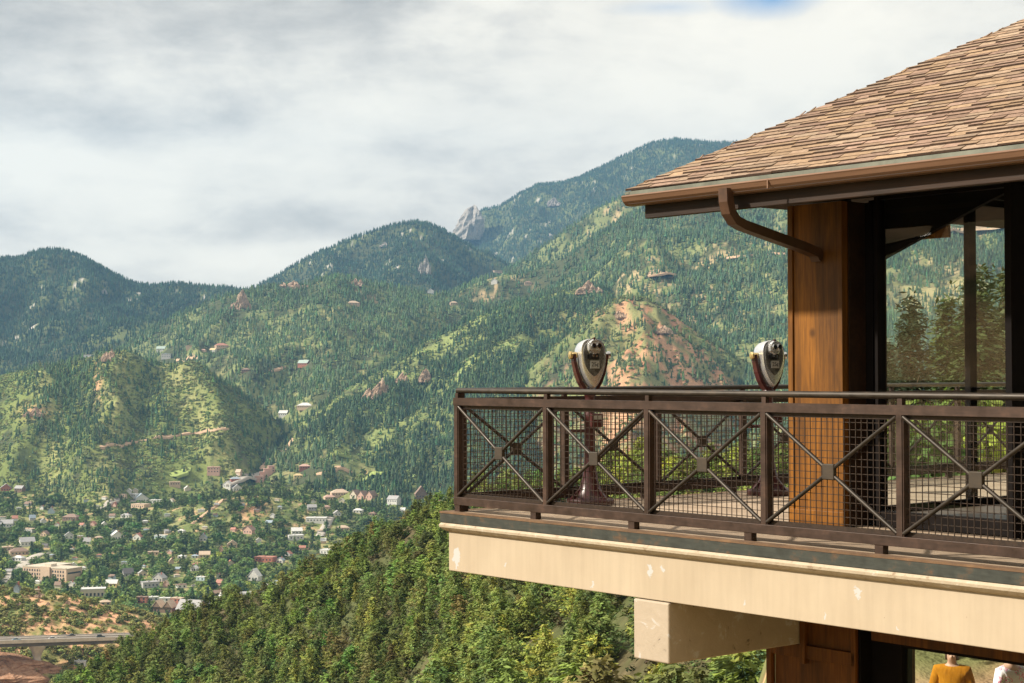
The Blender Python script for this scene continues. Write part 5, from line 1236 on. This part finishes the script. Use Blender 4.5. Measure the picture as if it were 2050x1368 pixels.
for hk, hy_, hpx, hpy, hw in HOUSE_SPOTS:
    tw = hs * .40 * F_PX / y
    keep &= ~((np.abs(px - hpx) < hw * .9 + tw * .55) & (y < hy_ + 9) & (tpy < hpy - (.42 if hw < 20 else .18) * hw) & (py > hpy - 5))
for a, b in (((8, 1168), (60, 1122)), ((60, 1122), (100, 1106)), ((455, 975), (540, 944)), ((522, 942), (590, 880)), ((735, 962), (780, 946))):
    q = np.clip(((px - a[0]) * (b[0] - a[0]) + (py - a[1]) * (b[1] - a[1])) / ((b[0] - a[0]) ** 2 + (b[1] - a[1]) ** 2), 0, 1); keep &= np.hypot(px - a[0] - q * (b[0] - a[0]), (py - a[1] - q * (b[1] - a[1])) * 1.0 - 5) > 9
x, y, z, px, py, hs = x[keep], y[keep], z[keep], px[keep], py[keep], hs[keep]; n = len(x); con = rg.random(n) < np.where(py < 1040, .5, .22); hs = np.where(con, hs * 1.25, hs)
order = np.argsort(-hs / y); nb_big = 0; ns_big = 0; rest = []
print('town trees', n)
def quarter(px_, py_):
    return ('near the school in the left part of town' if px_ < 200 else 'around the shops in the middle of town' if px_ < 420 else 'near the turreted hotel' if px_ < 620 else 'below the wooded slope right of town') if py_ > 1090 else ('on the lower foot of the left green hill' if px_ < 330 else 'on the knoll in the middle of the valley' if px_ < 560 else 'around the lodge and cabins up the valley')
for i in order:
    if con[i] and ns_big < 110:
        ns_big += 1; q = int(rg.integers(0, 2)); plant('spruce_tree', TS[q], (x[i], y[i], z[i] - .2), hs[i], .95 + .3 * rg.random(), rg.random() * 6.28, f'{["dark", "green"][q]} pointed spruce {quarter(px[i], py[i])}', 'tree', f'spruces {quarter(px[i], py[i])}')
    elif not con[i] and nb_big < 230:
        nb_big += 1; q = int(rg.integers(0, 4)) if rg.random() > .035 else 4; plant('leafy_tree', TB[q], (x[i], y[i], z[i] - .2), hs[i], .95 + .4 * rg.random(), rg.random() * 6.28, f'{["green", "dark green", "bright green", "deep blue-green", "yellow"][q]} rounded leafy tree {quarter(px[i], py[i])}', 'tree', f'leafy trees {quarter(px[i], py[i])}')
    else: rest.append(i)
rest = np.array(rest); rc = con[rest]
ST = [crown_blob(600 + i, 6, 60, .46, .05, .13, (1, 1, 1)) for i in range(6)]; SS = [crown_conifer(610 + i, rad=.20, nb=18, per=3, base=.05, shape=.85, size=.09, col=(1, 1, 1)) for i in range(4)]
a = rest[~rc]; V, Fq, C = scatter(ST, x[a], y[a], z[a] - .2, hs[a], hs[a] * (.95 + .4 * rg.random(len(a))), np.array([[.19, .255, .075]]) * (.6 + .75 * rg.random((len(a), 1))) * (1 + .1 * rg.normal(size=(len(a), 3))), rg)
tag(link('valley_woods', np_mesh('valley_woods', V, Fq, C, False, [LEAFB])), 'smaller leafy trees filling the town and the valley floor', 'woods', kind='stuff')
a = rest[rc]; V, Fq, C = scatter(SS, x[a], y[a], z[a] - .2, hs[a], hs[a] * (.95 + .3 * rg.random(len(a))), np.array([[.10, .145, .064]]) * (.65 + .7 * rg.random((len(a), 1))), rg)
tag(link('valley_conifers', np_mesh('valley_conifers', V, Fq, C, False, [LEAF])), 'smaller dark conifers between the houses on the valley floor', 'woods', kind='stuff')
forest('scrub', 'low green scrub over the valley floor and the foot of the hills', 'scrub', ['none'], 42000, (-.345, .12), (1250, 2950), 3.0, 1.4, BUSH, (.19, .225, .068), lambda x, y, px, py: .25 + .6 * sstep(.4, .55, fbm(x / 35, y / 35, 97, 3)), 131)
# thicket under and in front of the bridge
k, y, z = pick_visible(9000, (-.345, -.18), (560, 905), [0, LID['redhill']], 6, rg); x = k * y; px, py = pix(k, z / y); m = (rg.random(len(x)) < .5) & ~((px < 112) & (y > 800)); x, y, z, px, py = x[m], y[m], z[m], px[m], py[m]; hs = 4 + 4 * rg.random(len(x))
keep = np.ones(len(x), bool)
zdeck = pL[2] + (x - pL[0]) / math.cos(rzb) * sl; hs = np.where(y > 860, np.minimum(hs, np.maximum(.5, zdeck - z - 4)), hs); keep &= ~((np.abs(px - 160) < 18) & (y < ground_at(160, 1336, 600)[1] + 5) & (py - hs * F_PX / y < 1335)) & ((py - hs * F_PX / y) > 1302) & (hs > 1.2)
x, y, z, hs = x[keep], y[keep], z[keep], hs[keep]
ST2 = [crown_blob(640 + i, 8, 150, .46, .05, .085, (1, 1, 1)) for i in range(6)]
V, Fq, C = scatter(ST2, x, y, z - .2, hs, hs * (1 + .4 * rg.random(len(x))), np.array([[.20, .27, .065]]) * (.6 + .7 * rg.random((len(x), 1))) * (1 + .1 * rg.normal(size=(len(x), 3))), rg)
tag(link('creek_thicket', np_mesh('creek_thicket', V, Fq, C, False, [LEAFB])), 'bright green thicket below the road bridge', 'thicket', kind='stuff')
forest('forest', 'dark blue-green conifer forest covering the highest far mountain', 'forest', ['far'], 150000, (-.16, .34), (4800, 8700), 15, 1.0, CONE2, GREEN_D,
       lambda x, y, px, py: .95 * (fbm(x / 17, y / 17, 205, 4) * .5 + fbm(x / 60, y / 60, 201, 4) * .5 < .67), 101)
forest('forest', 'dense dark conifers over the rounded dome mountain in the middle', 'forest', ['dome'], 60000, (-.22, .1), (3500, 6100), 14, 1.0, CONE2, GREEN_D,
       lambda x, y, px, py: .95 * (fbm(x / 17, y / 17, 205, 4) * .5 + fbm(x / 60, y / 60, 201, 4) * .5 < .67), 102)
forest('forest', 'dense dark conifers over the left distant peak', 'forest', ['leftpeak', 'leftflank'], 60000, (-.345, -.08), (2900, 5400), 13, 1.0, CONE2, (.050, .083, .045),
       lambda x, y, px, py: .95 * (fbm(x / 17, y / 17, 205, 4) * .5 + fbm(x / 60, y / 60, 201, 4) * .5 < .67), 103)
def right_d(x, y, px, py):
    d = .30 + .75 * sstep(.36, .55, fbm(x / 130, y / 130, 61, 3)); d = d * (1 - .8 * np.exp(-((px - 1880) / 120) ** 2 - ((py - 585) / 50) ** 2))
    return d
forest('forest', 'green conifer forest on the broad mountainside at right', 'forest', ['rightback', 'rightmid'], 100000, (-.08, .345), (2000, 4900), 13, 1.05, CONE3, (.084, .132, .068), right_d, 104)
forest('scrub', 'light green scrub between the conifers of the broad mountainside at right', 'scrub', ['rightback', 'rightmid'], 32000, (-.08, .345), (2000, 4400), 5, 1.3, [(V, F_[:20], C) for V, F_, C in BUSH], GREEN_L, right_d, 114)
def centre_d(x, y, px, py): return .35 + .65 * sstep(.34, .5, fbm(x / 110, y / 110, 62, 3))
forest('forest', 'green conifer forest on the central hill with the rock knobs', 'forest', ['centre'], 46000, (-.32, .1), (2050, 4050), 12.5, 1.05, CONE3, (.092, .138, .064), centre_d, 105)
forest('scrub', 'light green scrub between the conifers of the central hill', 'scrub', ['centre'], 16000, (-.32, .1), (2050, 4050), 4.5, 1.3, [(V, F_[:24], C) for V, F_, C in BUSH], GREEN_L, lambda x, y, px, py: n_(x), 115)
def ridge_d(x, y, px, py):
    d = np.interp(x / y, LAY['ridge'][0], LAY['ridge'][2]) - y
    band = np.exp(-((d - 60) / 50) ** 2) + np.exp(-((d - 330) / 40) ** 2)
    return np.clip((.25 + .9 * sstep(.32, .48, fbm(x / 75, y / 75, 63, 3))) * (1 - .85 * np.clip(band, 0, 1)), 0, 1)
forest('forest', 'conifers on the long ridge that descends to the left', 'forest', ['ridge'], 38000, (-.16, .14), (2200, 3350), 11.5, 1.1, CONE3, (.060, .096, .046), ridge_d, 106)  # dense dark conifers, tint darkened further to paint in cloud shadow
forest('scrub', 'green scrub on the long ridge that descends to the left', 'scrub', ['ridge'], 22000, (-.16, .14), (2100, 3350), 4.2, 1.3, BUSH, GREEN_L, lambda x, y, px, py: n_(x) * .9, 116)
def sand_d(x, y, px, py): return .08 + .7 * sstep(.48, .6, fbm(x / 45, y / 45, 64, 3)) + .3 * (px < 1180) + .35 * sstep(1340, 1420, px - (py - 640) * .5)
forest('forest', 'scattered conifers on the bare orange sandstone hill', 'forest', ['sandhill'], 12000, (-.05, .33), (2000, 2800), 10.5, 1.1, CONE3, (.098, .138, .058), sand_d, 107)
forest('scrub', 'scattered green scrub on the bare orange sandstone hill', 'scrub', ['sandhill'], 14000, (-.05, .33), (2000, 2800), 4, 1.3, BUSH, (.17, .20, .07), lambda x, y, px, py: .25 + .6 * sstep(.45, .6, fbm(x / 50, y / 50, 65, 3)) + .4 * np.exp(-((px - 1190) / 40) ** 2 - ((py - 650) / 50) ** 2), 117)
def lh_d(x, y, px, py):
    band = np.exp(-((px - 150) / 55) ** 2 - ((py - 770) / 60) ** 2) + np.exp(-((px - (285 + (py - 740) * .35)) / 28) ** 2 - ((py - 790) / 75) ** 2) + .7 * np.exp(-((px - 150) / 90) ** 2 - ((py - 870) / 40) ** 2)
    g_ = sstep(350, 420, px - (py - 740) * .75); return np.clip(.05 + .95 * band * (1 - g_) + .35 * sstep(.52, .62, fbm(x / 60, y / 60, 66, 3)), 0, 1)
forest('forest', 'dark conifers standing in bands on the green hill at left', 'forest', ['lefthill'], 16000, (-.345, -.09), (2100, 3000), 11, 1.1, CONE3, (.076, .118, .050), lh_d, 108)
forest('scrub', 'bright green scrub over the green hill at left', 'scrub', ['lefthill'], 34000, (-.345, -.09), (2100, 3000), 3.6, 1.35, BUSH, (.19, .225, .075),
       lambda x, y, px, py: .35 + .6 * sstep(.35, .55, fbm(x / 40, y / 40, 67, 3)), 118)
forest('scrub', 'bushes on the red rocky slope above the road bridge', 'scrub', ['redhill', 'none'], 9000, (-.345, -.14), (860, 1060), 2.6, 1.35, [crown_blob(300 + i, 5, 110, .5, .0, .11, (1, 1, 1)) for i in range(6)], (.23, .24, .08),
       lambda x, y, px, py: .22 + .75 * sstep(.40, .54, fbm(x / 13, y / 13, 68, 3)), 119)

# ------------------------------------------------------------------ light, sky, haze
SUN_AZ, SUN_EL = R(-100), R(36)
sd = Vector((math.sin(SUN_AZ) * math.cos(SUN_EL), math.cos(SUN_AZ) * math.cos(SUN_EL), math.sin(SUN_EL)))
sl_ = bpy.data.lights.new('sun', 'SUN'); sl_.energy = 4.4; sl_.angle = R(2.5); sl_.color = (1.0, .92, .78)
so = bpy.data.objects.new('sun', sl_); COL.objects.link(so); so.rotation_euler = (-sd).to_track_quat('-Z', 'Y').to_euler()

W = bpy.data.worlds.new('World'); SC.world = W; W.use_nodes = True
wt = W.node_tree; wn = wt.nodes; bg = wn['Background']; wo = wn['World Output']
def wnew(t, **kw):
    n = wn.new(t)
    for k, v in kw.items(): setattr(n, k, v)
    return n
sky = wnew('ShaderNodeTexSky'); sky.sky_type = 'NISHITA'; sky.sun_disc = False
sky.sun_elevation = SUN_EL; sky.sun_rotation = SUN_AZ % (2 * math.pi); sky.altitude = 2100
wt.links.new(sky.outputs[0], bg.inputs[0]); bg.inputs[1].default_value = .10
tc = wnew('ShaderNodeTexCoord')
def wmap(scale, loc=(0, 0, 0)):
    m = wnew('ShaderNodeMapping'); m.inputs['Scale'].default_value = scale; m.inputs['Location'].default_value = loc
    wt.links.new(tc.outputs['Generated'], m.inputs[0]); return m.outputs[0]
def wnoise(vec, sc, det=6, ro=.55, di=0.0):
    n = wnew('ShaderNodeTexNoise'); n.inputs['Scale'].default_value = sc; n.inputs['Detail'].default_value = det
    n.inputs['Roughness'].default_value = ro; n.inputs['Distortion'].default_value = di; wt.links.new(vec, n.inputs['Vector']); return n.outputs['Fac']
def wmath(op, a, b=0.0, clamp=False):
    n = wnew('ShaderNodeMath', operation=op); n.use_clamp = clamp
    for s, v in ((n.inputs[0], a), (n.inputs[1], b)):
        if hasattr(v, 'links'): wt.links.new(v, s)
        else: s.default_value = v
    return n.outputs[0]
def wramp(fac, stops):
    r = wnew('ShaderNodeValToRGB'); wt.links.new(fac, r.inputs[0]); cr = r.color_ramp
    while len(cr.elements) < len(stops): cr.elements.new(.5)
    for e, (p, c) in zip(cr.elements, stops): e.position = p; e.color = tuple(c) + (1,)
    return r.outputs[0]
def wmix(f, a, b):
    n = wnew('ShaderNodeMix', data_type='RGBA')
    for s, v in ((n.inputs[0], f), (n.inputs[6], a), (n.inputs[7], b)):
        if hasattr(v, 'links'): wt.links.new(v, s)
        else: s.default_value = v if isinstance(v, (int, float)) else tuple(v) + (1,)
    return n.outputs[2]
def wblob(px, py, rx, rz):
    """a cloud bank at a fixed direction of the sky: 1 at its centre, 0 outside"""
    k, e = ray(px, py); d = Vector((k, 1, e)).normalized()
    m = wnew('ShaderNodeMapping'); m.vector_type = 'POINT'; m.inputs['Location'].default_value = (-d.x / rx, 0, -d.z / rz)
    m.inputs['Scale'].default_value = (1 / rx, .3, 1 / rz); wt.links.new(tc.outputs['Generated'], m.inputs[0])
    w = wnew('ShaderNodeVectorMath', operation='ADD'); wt.links.new(m.outputs[0], w.inputs[0])
    ns = wnew('ShaderNodeTexNoise'); ns.inputs['Scale'].default_value = 14; ns.inputs['Detail'].default_value = 4; wt.links.new(tc.outputs['Generated'], ns.inputs['Vector'])
    sc = wnew('ShaderNodeVectorMath', operation='MULTIPLY_ADD'); wt.links.new(ns.outputs['Color'], sc.inputs[0]); sc.inputs[1].default_value = (1.3, 0, 1.3); sc.inputs[2].default_value = (-.65, -.3, -.65)
    wt.links.new(sc.outputs[0], w.inputs[1])
    g = wnew('ShaderNodeTexGradient', gradient_type='SPHERICAL'); wt.links.new(w.outputs[0], g.inputs[0]); return g.outputs['Fac']
base = wnoise(wmap((1, 1, 2.6), (3.1, 1.7, .4)), 6.0, 8, .58, .35)
fine = wnoise(wmap((1, 1, 2.6), (7.3, 2.2, 1.4)), 19, 7, .62, .25)
cl = wmath('ADD', wmath('MULTIPLY', base, .66), wmath('MULTIPLY', fine, .38))
for px, py, rx, rz, a in ((330, 40, .22, .055, -.15), (760, 20, .12, .045, -.08), (120, 210, .12, .03, -.11), (240, 270, .10, .02, -.08), (560, 430, .11, .022, -.10), (960, 190, .10, .022, -.07), (380, 445, .09, .016, -.07),
                          (1150, 150, .16, .06, .12), (330, 420, .06, .014, .10), (100, 330, .12, .03, .16), (700, 250, .08, .05, .08), (1700, 160, .16, .06, .09), (500, 520, .16, .02, .16), (200, 170, .10, .02, .07), (1500, 60, .09, .03, .08)):
    cl = wmath('ADD', cl, wmath('MULTIPLY', wblob(px, py, rx, rz), a))
ccol = wramp(cl, [(.28, (.36, .328, .285)), (.38, (.475, .435, .375)), (.47, (.60, .55, .47)), (.55, (.71, .65, .545)), (.68, (.80, .73, .605))])
sep = wnew('ShaderNodeSeparateXYZ'); wt.links.new(tc.outputs['Generated'], sep.inputs[0])
hz = wramp(sep.outputs[2], [(0, (1, 1, 1)), (.10, (0, 0, 0))])
ccol = wmix(wmath('MULTIPLY', hz, .42), ccol, (.78, .715, .60))
gnd = wmath('LESS_THAN', sep.outputs[2], -.004)
ccol = wmix(gnd, ccol, (.085, .09, .05))
bg2 = wnew('ShaderNodeBackground'); wt.links.new(ccol, bg2.inputs[0]); bg2.inputs[1].default_value = CLOUD_STR
gap = wmath('MULTIPLY', wblob(1545, 0, .036, .013), 1.05, True)
gap2 = wmath('MULTIPLY', wblob(1340, 16, .04, .006), .4, True)
cover = wmath('SUBTRACT', .96, wmath('MAXIMUM', gap, gap2), True)
ms = wnew('ShaderNodeMixShader'); wt.links.new(cover, ms.inputs[0]); wt.links.new(bg.outputs[0], ms.inputs[1]); wt.links.new(bg2.outputs[0], ms.inputs[2])
wt.links.new(ms.outputs[0], wo.inputs['Surface'])
W.cycles.sampling_method = 'MANUAL'; W.cycles.sample_map_resolution = 512

if HAZE:
    hm = bpy.data.materials.new('haze_mat'); hm.use_nodes = True; hn = hm.node_tree; hn.nodes.clear()
    ho = hn.nodes.new('ShaderNodeOutputMaterial'); pv = hn.nodes.new('ShaderNodeVolumePrincipled')
    pv.inputs['Color'].default_value = HAZE_COL + (1,); pv.inputs['Density'].default_value = HAZE; pv.inputs['Anisotropy'].default_value = .2
    hn.links.new(pv.outputs[0], ho.inputs['Volume'])
    m = MB(); m.box(-5200, 5200, -120, 10200, -330, 1420); o = m.build('haze', hm); tag(o, kind='stuff')
    hm.cycles.homogeneous_volume = True

SC.render.engine = 'CYCLES'
cy = SC.cycles
cy.max_bounces = 6; cy.diffuse_bounces = 2; cy.glossy_bounces = 4; cy.transmission_bounces = 4; cy.volume_bounces = 0; cy.transparent_max_bounces = 12
cy.caustics_reflective = False; cy.caustics_refractive = False; cy.sample_clamp_indirect = 4
cy.use_denoising = True
try: cy.denoiser = 'OPENIMAGEDENOISE'; cy.denoising_input_passes = 'RGB_ALBEDO_NORMAL'; cy.denoising_prefilter = 'ACCURATE'
except Exception: pass
cy.use_adaptive_sampling = False
SC.view_settings.view_transform = 'Standard'; SC.view_settings.look = 'None'; SC.view_settings.exposure = .76; SC.view_settings.gamma = 1.0
